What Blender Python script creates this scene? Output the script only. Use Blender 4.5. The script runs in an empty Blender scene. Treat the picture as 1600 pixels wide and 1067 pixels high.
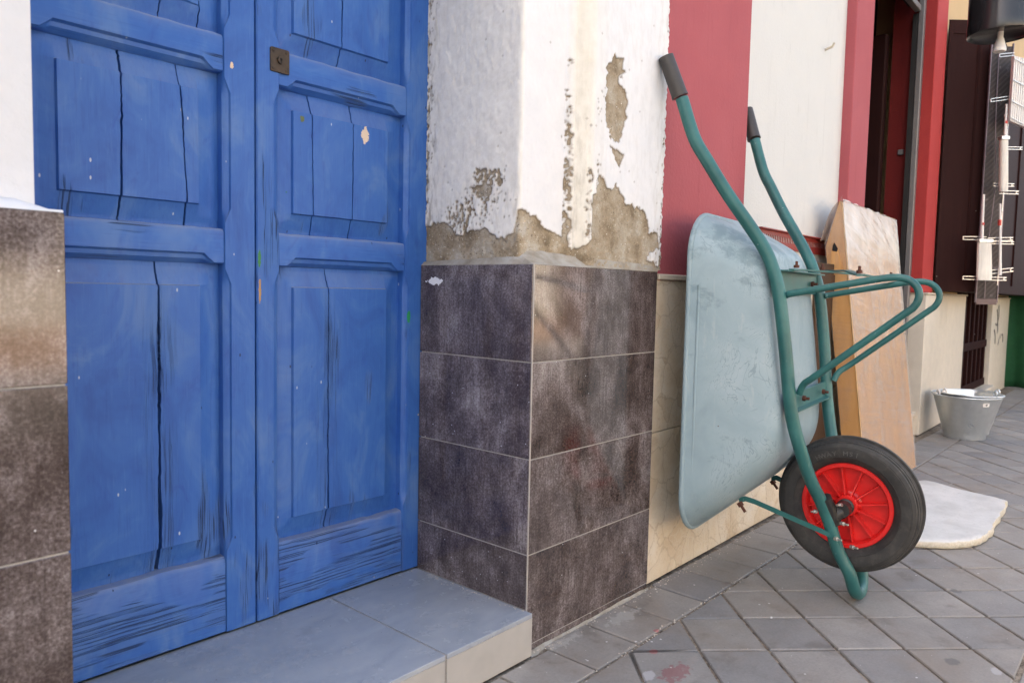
import bpy, math, random
import numpy as np
from mathutils import Matrix, Vector
random.seed(7); rng = np.random.RandomState(11)
scene = bpy.context.scene
COL = scene.collection

# ------------------------------------------------------------------ camera
CAM = Vector((-1.4388, -1.2031, 0.9403))
YAW, PITCH, ROLL = 0.8466, 0.0677, 0.0211
fw = Vector((math.sin(YAW)*math.cos(PITCH), math.cos(YAW)*math.cos(PITCH), -math.sin(PITCH)))
rt = Vector((math.cos(YAW), -math.sin(YAW), 0)); up = rt.cross(fw)
c_, s_ = math.cos(ROLL), math.sin(ROLL)
r2 = rt*c_ + up*s_; u2 = up*c_ - rt*s_
cam = bpy.data.objects.new('camera', bpy.data.cameras.new('camera')); COL.objects.link(cam)
cam.matrix_world = Matrix((( r2.x, u2.x, -fw.x, CAM.x), (r2.y, u2.y, -fw.y, CAM.y), (r2.z, u2.z, -fw.z, CAM.z), (0, 0, 0, 1)))
cam.data.sensor_width = 36; cam.data.lens = 26.126
cam.data.clip_start = .02; cam.data.clip_end = 400
cam.data.dof.use_dof = True; cam.data.dof.focus_distance = 2.35; cam.data.dof.aperture_fstop = 5.6
scene.camera = cam
# ------------------------------------------------------------------ sky, sun, exposure
SUN_EL, SUN_AZ = math.radians(47), math.radians(-42)      # the sun stands behind the house: the street front is in open shade
world = bpy.data.worlds.new('World'); scene.world = world; world.use_nodes = True
wn = world.node_tree; wn.nodes.clear()
sky = wn.nodes.new('ShaderNodeTexSky'); sky.sky_type = 'NISHITA'; sky.sun_disc = False
sky.sun_elevation = SUN_EL; sky.sun_rotation = SUN_AZ; sky.air_density = .8; sky.dust_density = 4.0; sky.ozone_density = 1.0
bg = wn.nodes.new('ShaderNodeBackground'); bg.inputs[1].default_value = .15
wo = wn.nodes.new('ShaderNodeOutputWorld')
tint = wn.nodes.new('ShaderNodeMix'); tint.data_type = 'RGBA'; tint.blend_type = 'MULTIPLY'; tint.inputs[0].default_value = 1; tint.inputs[7].default_value = (1.19, 1.0, .79, 1)   # white balance set for open shade
wn.links.new(sky.outputs[0], tint.inputs[6]); wn.links.new(tint.outputs[2], bg.inputs[0]); wn.links.new(bg.outputs[0], wo.inputs[0])
sun = bpy.data.objects.new('sun', bpy.data.lights.new('sun', 'SUN')); COL.objects.link(sun)
sun.data.energy = 2.8; sun.data.angle = math.radians(.53); sun.data.color = (1, .94, .85)
sdir = Vector((math.sin(SUN_AZ)*math.cos(SUN_EL), math.cos(SUN_AZ)*math.cos(SUN_EL), math.sin(SUN_EL)))
sun.rotation_euler = sdir.to_track_quat('Z', 'Y').to_euler()
vs = scene.view_settings; vs.view_transform = 'Standard'; vs.look = 'None'; vs.gamma = 1; vs.use_curve_mapping = False
vs.exposure = 2.55
try:
    scene.render.engine = 'CYCLES'; cy = scene.cycles; cy.max_bounces = 6; cy.diffuse_bounces = 3; cy.glossy_bounces = 3; cy.transmission_bounces = 2; cy.transparent_max_bounces = 6; cy.caustics_reflective = False; cy.caustics_refractive = False
except Exception: pass

# ------------------------------------------------------------------ material helpers
class NT:
    def __init__(s, name):
        s.m = bpy.data.materials.new(name); s.m.use_nodes = True; s.t = s.m.node_tree; s.t.nodes.clear()
        s.o = s.t.nodes.new('ShaderNodeOutputMaterial')
        s.geo = s.t.nodes.new('ShaderNodeNewGeometry'); s.P = s.geo.outputs['Position']; s.N = s.geo.outputs['Normal']
        s.oi = s.t.nodes.new('ShaderNodeObjectInfo'); s.rand = s.oi.outputs['Random']
    def set(s, sock, v):
        if isinstance(v, bpy.types.NodeSocket): s.t.links.new(v, sock)
        elif isinstance(v, (tuple, list)):
            if sock.type == 'RGBA' and len(v) == 3: v = (*v, 1)
            sock.default_value = v
        else: sock.default_value = v
    def math(s, op, a, b=0., c=None, clamp=False):
        n = s.t.nodes.new('ShaderNodeMath'); n.operation = op; n.use_clamp = clamp
        s.set(n.inputs[0], a); s.set(n.inputs[1], b)
        if c is not None: s.set(n.inputs[2], c)
        return n.outputs[0]
    def vm(s, op, a, b):
        n = s.t.nodes.new('ShaderNodeVectorMath'); n.operation = op
        s.set(n.inputs[0], a); s.set(n.inputs[1], b); return n.outputs[0]
    def sc(s, v, k): return s.vm('MULTIPLY', v, k)
    def sep(s, v):
        n = s.t.nodes.new('ShaderNodeSeparateXYZ'); s.set(n.inputs[0], v); return n.outputs
    def comb(s, x, y, z):
        n = s.t.nodes.new('ShaderNodeCombineXYZ'); s.set(n.inputs[0], x); s.set(n.inputs[1], y); s.set(n.inputs[2], z); return n.outputs[0]
    def noise(s, v, scale, detail=3, rough=.55, dist=0., col=False):
        n = s.t.nodes.new('ShaderNodeTexNoise'); s.set(n.inputs['Vector'], v)
        s.set(n.inputs['Scale'], scale); s.set(n.inputs['Detail'], detail); s.set(n.inputs['Roughness'], rough); s.set(n.inputs['Distortion'], dist)
        return n.outputs['Color' if col else 'Fac']
    def vor(s, v, scale, feature='F1', out='Distance', rnd=1.):
        n = s.t.nodes.new('ShaderNodeTexVoronoi'); n.feature = feature; s.set(n.inputs['Vector'], v); s.set(n.inputs['Scale'], scale)
        s.set(n.inputs['Randomness'], rnd); return n.outputs[out]
    def ramp(s, f, stops, interp='LINEAR'):
        n = s.t.nodes.new('ShaderNodeValToRGB'); e = n.color_ramp.elements; n.color_ramp.interpolation = interp
        while len(e) > 1: e.remove(e[0])
        for i, (p, c) in enumerate(stops):
            q = e[0] if i == 0 else e.new(p)
            q.position = p; q.color = (*c, 1) if isinstance(c, (tuple, list)) else (c, c, c, 1)
        s.set(n.inputs[0], f); return n.outputs[0]
    def step(s, f, a, b):          # smooth 0..1 ramp between a and b
        n = s.t.nodes.new('ShaderNodeMapRange'); n.interpolation_type = 'SMOOTHSTEP'
        s.set(n.inputs[0], f); s.set(n.inputs[1], a); s.set(n.inputs[2], b); return n.outputs[0]
    def mix(s, f, a, b, blend='MIX'):
        n = s.t.nodes.new('ShaderNodeMix'); n.data_type = 'RGBA'; n.blend_type = blend
        s.set(n.inputs[0], f); s.set(n.inputs[6], a); s.set(n.inputs[7], b); return n.outputs[2]
    def attr(s, name):
        n = s.t.nodes.new('ShaderNodeAttribute'); n.attribute_name = name; return n.outputs['Fac']
    def bump(s, h, dist=.002, strength=1., nrm=None):
        n = s.t.nodes.new('ShaderNodeBump'); n.inputs['Strength'].default_value = strength; n.inputs['Distance'].default_value = dist
        s.set(n.inputs['Height'], h)
        if nrm is not None: s.set(n.inputs['Normal'], nrm)
        return n.outputs[0]
    def spot(s, c, rx, rz, f=.25, ax=(0, 2), wob=.35, sc=60, nz=None):   # a worn mark with an uneven outline round a place on the surface
        p = s.sep(s.P); nz = s.noise(s.P, sc, 2) if nz is None else nz
        a = s.math('DIVIDE', s.math('SUBTRACT', p[ax[0]], c[0]), rx); b = s.math('DIVIDE', s.math('SUBTRACT', p[ax[1]], c[1]), rz)
        d = s.math('SQRT', s.math('ADD', s.math('MULTIPLY', a, a), s.math('MULTIPLY', b, b)))
        d = s.math('ADD', d, s.math('MULTIPLY', s.math('SUBTRACT', nz, .5), wob*4))
        return s.step(d, 1.0, 1.0-f)
    def bsdf(s, col, rough=.6, metal=0., nrm=None, spec=.5, **kw):
        b = s.t.nodes.new('ShaderNodeBsdfPrincipled'); s.set(b.inputs['Base Color'], col); s.set(b.inputs['Roughness'], rough)
        s.set(b.inputs['Metallic'], metal); s.set(b.inputs['Specular IOR Level'], spec)
        if nrm is not None: s.set(b.inputs['Normal'], nrm)
        for k, v in kw.items(): s.set(b.inputs[k.replace('_', ' ')], v)
        s.b = b; s.t.links.new(b.outputs[0], s.o.inputs[0]); return s.m

def simple(name, col, rough=.6, metal=0., var=.25, bump=.0006, scale=40, spec=.5, streak=(1, 1, 1)):
    t = NT(name); v = t.sc(t.P, streak)
    n = t.noise(v, scale, 4); n2 = t.noise(t.P, scale*.12, 4, .6)
    f = t.math('ADD', t.math('MULTIPLY', n, .5), t.math('MULTIPLY', n2, .5))
    c = t.ramp(f, [(.25, tuple(x*(1-var) for x in col)), (.5, col), (.75, tuple(min(1, x*(1+var)) for x in col))])
    r = t.math('ADD', rough-.1, t.math('MULTIPLY', n2, .2), clamp=True)
    return t.bsdf(c, r, metal, t.bump(n, bump), spec)

# ------------------------------------------------------------------ mesh helpers
def link(name, me, mat=None, parent=None):
    o = bpy.data.objects.new(name, me); COL.objects.link(o)
    if mat is not None and not me.materials: me.materials.append(mat)
    if parent is not None: o.parent = parent
    return o
def mesh(name, v, f, mat=None, parent=None, smooth=False):
    me = bpy.data.meshes.new(name); me.from_pydata([tuple(map(float, p)) for p in v], [], f); me.update()
    if smooth:
        me.polygons.foreach_set('use_smooth', [True]*len(me.polygons))
    return link(name, me, mat, parent)
def autosmooth(o, deg=40):
    me = o.data; me.polygons.foreach_set('use_smooth', [True]*len(me.polygons))
    me.set_sharp_from_angle(angle=math.radians(deg)); return o
def tag(o, label, cat, group=None, kind=None):
    o['label'] = label; o['category'] = cat
    if group: o['group'] = group
    if kind: o['kind'] = kind
    return o
def thing(name, label, cat, loc=(0, 0, 0), group=None):
    o = bpy.data.objects.new(name, None); COL.objects.link(o); o.location = loc; o.empty_display_size = .1
    return tag(o, label, cat, group)
def under(o, parent):      # parent while the mesh keeps world coordinates
    o.parent = parent; o.matrix_parent_inverse = Matrix.Translation(-Vector(parent.location)); return o
import bmesh
def fixn(me):
    b = bmesh.new(); b.from_mesh(me); bmesh.ops.recalc_face_normals(b, faces=b.faces); b.to_mesh(me); b.free()
class MB:
    def __init__(s): s.v = []; s.f = []
    def add(s, v, f):
        k = len(s.v); s.v += [tuple(p) for p in v]; s.f += [tuple(i+k for i in q) for q in f]; return s
    def box(s, x0, x1, y0, y1, z0, z1, c=0., T=None):
        if c <= 0:
            v = [(x, y, z) for z in (z0, z1) for y in (y0, y1) for x in (x0, x1)]
            f = [(0, 2, 3, 1), (4, 5, 7, 6), (0, 1, 5, 4), (2, 6, 7, 3), (0, 4, 6, 2), (1, 3, 7, 5)]
        else:      # box with chamfered edges
            X, Y, Z = (x0, x1), (y0, y1), (z0, z1); v = []; idx = {}
            for i in (0, 1):
                for j in (0, 1):
                    for k in (0, 1):
                        cx = c if i == 0 else -c; cy = c if j == 0 else -c; cz = c if k == 0 else -c
                        for a, p in enumerate(((X[i], Y[j]+cy, Z[k]+cz), (X[i]+cx, Y[j], Z[k]+cz), (X[i]+cx, Y[j]+cy, Z[k]))):
                            idx[i, j, k, a] = len(v); v.append(p)
            f = []
            for i in (0, 1):
                q = [idx[i, 0, 0, 0], idx[i, 1, 0, 0], idx[i, 1, 1, 0], idx[i, 0, 1, 0]]; f.append(q if i else q[::-1])
                q = [idx[0, i, 0, 1], idx[0, i, 1, 1], idx[1, i, 1, 1], idx[1, i, 0, 1]]; f.append(q if i else q[::-1])
                q = [idx[0, 0, i, 2], idx[1, 0, i, 2], idx[1, 1, i, 2], idx[0, 1, i, 2]]; f.append(q if i else q[::-1])
            for i in (0, 1):
                for j in (0, 1):
                    q = [idx[i, j, 0, 0], idx[i, j, 1, 0], idx[i, j, 1, 1], idx[i, j, 0, 1]]; f.append(q[::-1] if i == j else q)
                    q = [idx[i, 0, j, 0], idx[i, 1, j, 0], idx[i, 1, j, 2], idx[i, 0, j, 2]]; f.append(q if i == j else q[::-1])
                    q = [idx[0, i, j, 1], idx[1, i, j, 1], idx[1, i, j, 2], idx[0, i, j, 2]]; f.append(q[::-1] if i == j else q)
                    for k in (0, 1):
                        q = [idx[i, j, k, 0], idx[i, j, k, 1], idx[i, j, k, 2]]; f.append(q if (i+j+k) % 2 == 1 else q[::-1])
        if T: v = [T(p) for p in v]
        return s.add(v, f)
    def prism(s, poly, h0, h1, c=0., T=None):   # convex polygon (ccw) extruded h0..h1, top edge chamfered by c
        n = len(poly)
        rings = [[(x, y, h0) for x, y in poly]]
        if c > 0:
            rings.append([(x, y, h1-c) for x, y in poly]); rings.append([(x, y, h1) for x, y in inset(poly, c)])
        else: rings.append([(x, y, h1) for x, y in poly])
        v = [p for r in rings for p in r]; f = []
        for k in range(len(rings)-1):
            for i in range(n): f.append((k*n+i, k*n+(i+1) % n, (k+1)*n+(i+1) % n, (k+1)*n+i))
        f.append(tuple((len(rings)-1)*n+i for i in range(n))); f.append(tuple(range(n-1, -1, -1)))
        if T: v = [T(p) for p in v]
        return s.add(v, f)
    def tube(s, pts, r, n=10, T=None, closed=False, cap=True, sq=1.):
        pts = [Vector(T(p) if T else p) for p in pts]; m = len(pts); rr = r if isinstance(r, (list, tuple)) else [r]*m
        v = []; f = []; prev = None
        for i, p in enumerate(pts):
            a = pts[(i-1) % m] if (closed or i > 0) else p; b = pts[(i+1) % m] if (closed or i < m-1) else p
            t = (b-a).normalized()
            if prev is None:
                h = Vector((0, 0, 1)) if abs(t.z) < .9 else Vector((1, 0, 0)); u = (h - t*h.dot(t)).normalized()
            else: u = (prev - t*prev.dot(t)).normalized()
            prev = u; w = t.cross(u)
            for k in range(n):
                an = 2*math.pi*k/n; v.append(p + u*(math.cos(an)*rr[i]) + w*(math.sin(an)*rr[i]*sq))
        for i in range(m if closed else m-1):
            j = (i+1) % m
            for k in range(n): f.append((i*n+k, i*n+(k+1) % n, j*n+(k+1) % n, j*n+k))
        if cap and not closed: f.append(tuple(range(n-1, -1, -1))); f.append(tuple((m-1)*n+k for k in range(n)))
        return s.add(v, f)
    def lathe(s, prof, n=48, T=None, close=False):   # prof: (r, h) turned round z
        m = len(prof); v = []; f = []
        for r, h in prof:
            for k in range(n): a = 2*math.pi*k/n; v.append((r*math.cos(a), r*math.sin(a), h))
        for i in range(m if close else m-1):
            j = (i+1) % m
            for k in range(n): f.append((i*n+k, i*n+(k+1) % n, j*n+(k+1) % n, j*n+k))
        if T: v = [T(p) for p in v]
        return s.add(v, f)
    def strip(s, pts, wv, th, T=None):     # flat bar along pts, width vector wv, thickness vector th
        v = []; f = []; m = len(pts); wv = Vector(wv)/2; th = Vector(th)/2
        for p in pts:
            p = Vector(p)
            for q in (p+wv+th, p-wv+th, p-wv-th, p+wv-th): v.append(T(q) if T else q)
        for i in range(m-1):
            for k in range(4): f.append((i*4+k, i*4+(k+1) % 4, i*4+4+(k+1) % 4, i*4+4+k))
        f.append((3, 2, 1, 0)); f.append(tuple((m-1)*4+k for k in range(4)))
        return s.add(v, f)
    def build(s, name, mat=None, parent=None, smooth=0):
        o = mesh(name, s.v, s.f, mat, None)
        fixn(o.data)
        if smooth: autosmooth(o, smooth)
        if parent is not None: under(o, parent)
        return o
def inset(poly, c):
    n = len(poly); out = []
    for i in range(n):
        p0, p1, p2 = (Vector(poly[(i-1) % n]), Vector(poly[i]), Vector(poly[(i+1) % n]))
        d1 = (p1-p0).normalized(); d2 = (p2-p1).normalized(); n1 = Vector((-d1.y, d1.x)); n2 = Vector((-d2.y, d2.x))
        b = n1+n2; k = c/max(.35, (1+n1.dot(n2))); out.append(tuple(p1 + b*k))
    return out
def clip(poly, a, b, c):     # keep a*x+b*y <= c
    out = []
    for i in range(len(poly)):
        p, q = poly[i], poly[(i+1) % len(poly)]; dp = a*p[0]+b*p[1]-c; dq = a*q[0]+b*q[1]-c
        if dp <= 0: out.append(p)
        if dp*dq < 0: t = dp/(dp-dq); out.append((p[0]+(q[0]-p[0])*t, p[1]+(q[1]-p[1])*t))
    return out
def area(poly): return .5*sum(poly[i][0]*poly[(i+1) % len(poly)][1]-poly[(i+1) % len(poly)][0]*poly[i][1] for i in range(len(poly)))
def smooth_path(pts, sub=6):      # Catmull-Rom
    P = [np.array(p, float) for p in pts]; P = [2*P[0]-P[1]] + P + [2*P[-1]-P[-2]]; out = []
    for i in range(1, len(P)-2):
        for k in range(sub):
            t = k/sub; a, b, c, d = P[i-1:i+3]
            out.append(.5*((2*b)+(-a+c)*t+(2*a-5*b+4*c-d)*t*t+(-a+3*b-3*c+d)*t**3))
    out.append(P[-2]); return [tuple(p) for p in out]
# value noise for uneven geometry
_tab = rng.rand(512, 512)
def vnoise(x, y):
    xi = np.floor(x).astype(int); yi = np.floor(y).astype(int); fx = x-xi; fy = y-yi; fx = fx*fx*(3-2*fx); fy = fy*fy*(3-2*fy)
    g = lambda i, j: _tab[i % 512, j % 512]
    return (g(xi, yi)*(1-fx)+g(xi+1, yi)*fx)*(1-fy)+(g(xi, yi+1)*(1-fx)+g(xi+1, yi+1)*fx)*fy
def fbm(x, y, o=4, g=.5):
    x = np.asarray(x, float); y = np.asarray(y, float); s = 0; a = 1; t = 0
    for k in range(o): s = s+a*vnoise(x*2**k+37.3*k, y*2**k+11.7*k); t += a; a *= g
    return s/t-.5
def inpoly(x, y, poly):
    r = np.zeros(x.shape, bool); n = len(poly)
    for i in range(n):
        x1, y1 = poly[i]; x2, y2 = poly[(i+1) % n]
        r ^= ((y1 > y) != (y2 > y)) & (x < (x2-x1)*(y-y1)/((y2-y1) or 1e-9)+x1)
    return r

# ------------------------------------------------------------------ materials
def blue_paint(name, horiz=False, wear=0.):
    t = NT(name); x, y, z = t.sep(t.P)
    off = t.math('MULTIPLY', t.rand, 7.)
    wv = t.noise(t.P, 6, 1, .5, 0., True); p = t.vm('ADD', t.P, t.sc(t.vm('SUBTRACT', wv, (.5, .5, .5)), (.012, 0, .007)))
    px, py, pz = t.sep(p)
    n1 = t.noise(t.comb(t.math('ADD', t.math('MULTIPLY', px, .8 if horiz else 62.), off), 0., t.math('MULTIPLY', pz, 75. if horiz else 1.2)), 1, 3, .7)
    line = t.step(t.math('ABSOLUTE', t.math('SUBTRACT', n1, .5)), .022, .010)
    low = t.step(z, .62, .10)           # rain splashing up from the step has opened the grain low down
    m = t.noise(t.sc(t.P, (9, 5, 2.6) if not horiz else (3, 5, 10)), 1.3, 2, .6)
    msk = t.step(t.math('ADD', m, t.math('ADD', t.math('MULTIPLY', low, .15), wear)), .64, .70)
    if not horiz:                       # the boards have opened most beside the old splits
        nx = t.math('MINIMUM', t.math('ABSOLUTE', t.math('ADD', x, .741)), t.math('ABSOLUTE', t.math('ADD', x, .305)))
        msk = t.math('MAXIMUM', msk, t.math('MULTIPLY', t.math('MULTIPLY', t.step(nx, .050, .008), t.step(z, 1.0, .75)), t.math('MULTIPLY', t.step(m, .40, .55), .8)))
    crack = t.math('MULTIPLY', line, msk)
    big = t.noise(t.sc(t.P, (1, 1, .6)), 7, 4, .62, 1.0)
    smear = t.noise(t.sc(t.P, (1, 1, .4)), 20, 3, .6, 1.6)
    base = t.ramp(big, [(.3, (.014, .081, .345)), (.45, (.022, .108, .41)), (.62, (.034, .132, .435)), (.78, (.056, .165, .46))])
    brush = t.noise(t.sc(t.P, (1, 1, .05) if not horiz else (.05, 1, 1)), 210, 2, .6)
    base = t.mix(t.math('MULTIPLY', t.step(smear, .58, .74), .35), base, (.005, .045, .31))
    base = t.mix(t.math('MULTIPLY', t.step(smear, .42, .28), .16), base, (.07, .20, .48))
    base = t.mix(t.math('MULTIPLY', t.step(brush, .56, .72), .32), base, (.008, .055, .29)); base = t.mix(t.math('MULTIPLY', t.step(brush, .44, .30), .22), base, (.07, .18, .46))
    nz = t.sep(t.N)[2]                  # dust lying on ledges and slopes
    dust = t.math('MULTIPLY', t.step(nz, .10, .75), t.math('ADD', .25, smear))
    base = t.mix(t.math('MULTIPLY', dust, .85), base, (.27, .30, .36))
    base = t.mix(t.math('ADD', .07, t.math('MULTIPLY', t.step(big, .50, .72), .16)), base, (.20, .27, .38))     # chalked, faded paint
    base = t.mix(t.math('MULTIPLY', msk, .22), base, (.12, .19, .36))
    base = t.mix(t.math('MULTIPLY', crack, .66), base, (.008, .012, .022))
    v = t.vor(t.P, 26, 'F1'); vc = t.sep(t.vor(t.P, 26, 'F1', 'Color'))
    fl = t.math('MULTIPLY', t.step(t.math('ADD', v, t.math('MULTIPLY', n1, .10)), .17, .13), t.step(vc[0], .968, .975))
    base = t.mix(fl, base, t.mix(t.step(vc[1], .55, .57), (.42, .36, .27), (.02, .15, .05)))
    if not horiz:
        jag = t.noise(t.P, 120, 3, .65)
        for (cx, cz, rx, rz, col) in ((-.193, 1.347, .0125, .021, (.66, .54, .42)), (-.575, 1.438, .0045, .008, (.62, .50, .36)), (-.507, 1.005, .004, .020, (.04, .20, .06)), (-.506, .93, .003, .03, (.42, .25, .10)), (-.040, .86, .004, .016, (.02, .25, .08)), (-.385, 1.355, .006, .009, (.10, .13, .05))):
            base = t.mix(t.spot((cx, cz), rx, rz, .06, wob=.42, nz=jag), base, col)
    nick = t.vor(t.sc(t.P, (1, 1, .45)), 70); nc = t.sep(t.vor(t.sc(t.P, (1, 1, .45)), 70, 'F1', 'Color')); nk = t.math('MULTIPLY', t.step(nick, .16, .10), t.step(nc[0], .955, .96)); base = t.mix(nk, base, t.mix(t.step(nc[1], .55, .56), (.012, .03, .09), (.42, .48, .58)))
    fine = t.noise(t.sc(t.P, (1, 1, .3) if not horiz else (.3, 1, 1)), 90, 2)
    h = t.math('ADD', t.math('SUBTRACT', t.math('MULTIPLY', n1, t.math('ADD', .08, t.math('MULTIPLY', msk, .15))), t.math('MULTIPLY', crack, 1.1)), t.math('MULTIPLY', fine, .30))
    rough = t.math('ADD', .46, t.math('MULTIPLY', t.math('MAXIMUM', msk, dust), .32), clamp=True)
    return t.bsdf(base, rough, 0, t.bump(h, .0018, .9), .28)
M_BLUE_V = blue_paint('blue_paint_upright_grain'); M_BLUE_H = blue_paint('blue_paint_cross_grain', True, .06)
M_BLUE_W = blue_paint('blue_paint_weathered_rail', True, .055)
M_GAP = simple('dark_gap', (.012, .011, .012), .9)  # near-black colour stands in for the shade inside splits and holes

def tile_mat():
    t = NT('brown_slate_look_tile'); off = t.comb(t.math('MULTIPLY', t.rand, 31.), t.math('MULTIPLY', t.rand, 17.), t.math('MULTIPLY', t.rand, 23.))
    p = t.vm('ADD', t.P, off)
    cloud = t.noise(t.sc(p, (1, 1, .8)), 5.5, 5, .62, .5)
    cloud2 = t.noise(t.sc(p, (1, 1, .75)), 15, 5, .68, .5)
    streak = t.noise(t.sc(p, (1, 1, .05)), 150, 2, .6)
    fine = t.noise(p, 210, 2, .6); grit = t.noise(p, 130, 2, .7)
    f = t.math('ADD', t.math('MULTIPLY', cloud, .72), t.math('MULTIPLY', cloud2, .36))
    f = t.math('ADD', f, t.math('MULTIPLY', t.math('SUBTRACT', streak, .5), .15))
    f = t.math('ADD', f, t.math('MULTIPLY', t.math('SUBTRACT', fine, .5), .44))
    c = t.ramp(f, [(.36, (.036, .025, .022)), (.48, (.072, .054, .050)), (.57, (.125, .101, .098)), (.67, (.22, .19, .19)), (.80, (.35, .32, .325))])
    speck = t.math('MULTIPLY', t.step(grit, .66, .76), t.step(cloud2, .42, .62)); c = t.mix(t.math('MULTIPLY', speck, .45), c, (.36, .34, .40))
    dk = t.math('MULTIPLY', t.step(streak, .40, .28), t.step(cloud2, .45, .6)); c = t.mix(t.math('MULTIPLY', dk, .55), c, (.03, .022, .022))
    v = t.vor(p, 60); vc = t.sep(t.vor(p, 60, 'F1', 'Color')); dot = t.math('MULTIPLY', t.step(v, .11, .07), t.step(vc[0], .955, .96)); c = t.mix(dot, c, (.6, .6, .62))
    x, y, z = t.sep(t.P)
    mark = t.math('MULTIPLY', t.spot((.368, .964), .030, .0105, .08, ax=(1, 2), wob=.5, sc=90), t.step(x, .004, .001)); c = t.mix(mark, c, (.82, .83, .85))
    rough = t.math('ADD', .015, t.math('ADD', t.math('MULTIPLY', fine, .05), t.math('MULTIPLY', cloud2, .06)))
    return t.bsdf(c, rough, 0, t.bump(t.math('ADD', t.math('MULTIPLY', fine, .5), t.math('MULTIPLY', streak, .25)), .00025, .45), .85)
M_TILE = tile_mat()
M_GROUT = simple('pale_grout', (.33, .31, .285), .9, var=.35, scale=120)
M_TRIM = simple('aluminium_trim', (.42, .39, .36), .5, .2, var=.3)

def plaster_mat():
    t = NT('peeling_whitewashed_plaster'); peel = t.attr('peel'); dirt = t.attr('dirt'); zone = t.attr('zone'); cream = t.attr('cream')
    n = t.noise(t.P, 26, 5, .6); nf = t.noise(t.P, 140, 3, .7); nv = t.noise(t.sc(t.P, (1, 1, .3)), 60, 4, .6)
    grey = t.ramp(n, [(.3, (.77, .75, .70)), (.7, (.85, .835, .78))])
    white = t.ramp(n, [(.3, (.70, .71, .725)), (.7, (.75, .755, .765))])
    creamc = t.ramp(n, [(.3, (.70, .655, .54)), (.7, (.80, .76, .66))])
    paint = t.mix(zone, grey, white); paint = t.mix(t.math('MULTIPLY', cream, .8), paint, creamc)
    paint = t.mix(t.math('MULTIPLY', t.math('MULTIPLY', dirt, t.step(nv, .45, .65)), .75), paint, (.30, .275, .23))
    sand = t.ramp(t.noise(t.P, 14, 5, .65), [(.28, (.15, .115, .075)), (.45, (.31, .25, .17)), (.60, (.41, .36, .28)), (.78, (.52, .50, .47))])
    sand = t.mix(t.step(nf, .42, .28), sand, (.10, .075, .05)); sand = t.mix(t.step(nf, .60, .72), sand, (.64, .60, .52))
    vg = t.vor(t.P, 95); vgc = t.sep(t.vor(t.P, 95, 'F1', 'Color')); peb = t.math('MULTIPLY', t.step(vg, .20, .14), t.step(vgc[0], .86, .88))
    sand = t.mix(peb, sand, t.mix(vgc[1], (.75, .72, .66), (.45, .28, .12)))
    pk = t.step(t.math('ADD', peel, t.math('MULTIPLY', t.math('SUBTRACT', nf, .5), .35)), .42, .58)
    c = t.mix(pk, paint, sand)
    lip = t.math('MULTIPLY', peel, t.math('SUBTRACT', 1., peel)); c = t.mix(t.math('MULTIPLY', lip, 2.2, clamp=True), c, (.17, .13, .09))     # dark brown rim along the broken paint edge
    h = t.math('ADD', t.math('MULTIPLY', n, .6), t.math('MULTIPLY', nf, t.math('ADD', .22, t.math('MULTIPLY', pk, .7))))
    h = t.math('SUBTRACT', h, t.math('MULTIPLY', pk, .8))
    return t.bsdf(c, .88, 0, t.bump(h, .0022, .8), .25)
M_PLASTER = plaster_mat()
def mortar_mat():
    t = NT('grey_mortar'); n = t.noise(t.P, 18, 5, .6); nf = t.noise(t.P, 170, 3, .6)
    c = t.ramp(n, [(.3, (.24, .21, .165)), (.5, (.34, .315, .27)), (.7, (.42, .41, .385))]); c = t.mix(t.step(nf, .36, .22), c, (.16, .13, .10))
    return t.bsdf(c, .9, 0, t.bump(t.math('ADD', n, t.math('MULTIPLY', nf, .4)), .003, .7), .2)
M_MORTAR = mortar_mat()
M_WHITEWALL = simple('whitewashed_wall', (.63, .645, .67), .9, var=.05, bump=.0022, scale=30, spec=.2)
M_MASONRY = simple('house_masonry', (.55, .52, .47), .9, var=.12, bump=.003, scale=20)

def step_mat():
    t = NT('sky_tinted_porcelain_step'); n = t.noise(t.sc(t.P, (1, 2.2, 1)), 6, 4, .55, 1.); nf = t.noise(t.P, 160, 3)
    c = t.ramp(t.math('ADD', t.math('MULTIPLY', n, .8), t.math('MULTIPLY', nf, .2)), [(.3, (.27, .30, .345)), (.5, (.325, .355, .40)), (.72, (.38, .405, .44))])  # blue of the reflected sky is put into the tread's grey
    v = t.vor(t.P, 45); vc = t.sep(t.vor(t.P, 45, 'F1', 'Color')); c = t.mix(t.math('MULTIPLY', t.step(v, .09, .06), t.step(vc[0], .85, .86)), c, (.10, .085, .075))
    dirt = t.step(t.noise(t.P, 11, 5, .7), .5, .75); c = t.mix(t.math('MULTIPLY', dirt, .15), c, (.26, .24, .21))
    # limy dust where the step meets the wall
    return t.bsdf(c, t.math('ADD', .22, t.math('MULTIPLY', dirt, .25)), 0, t.bump(nf, .0003, .6), .5)
M_STEP = step_mat()
M_RISER = simple('pale_porcelain_riser', (.40, .385, .36), .5, var=.12, bump=.0004, scale=22)  # same porcelain as the treads, minus their painted sky tint

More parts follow.
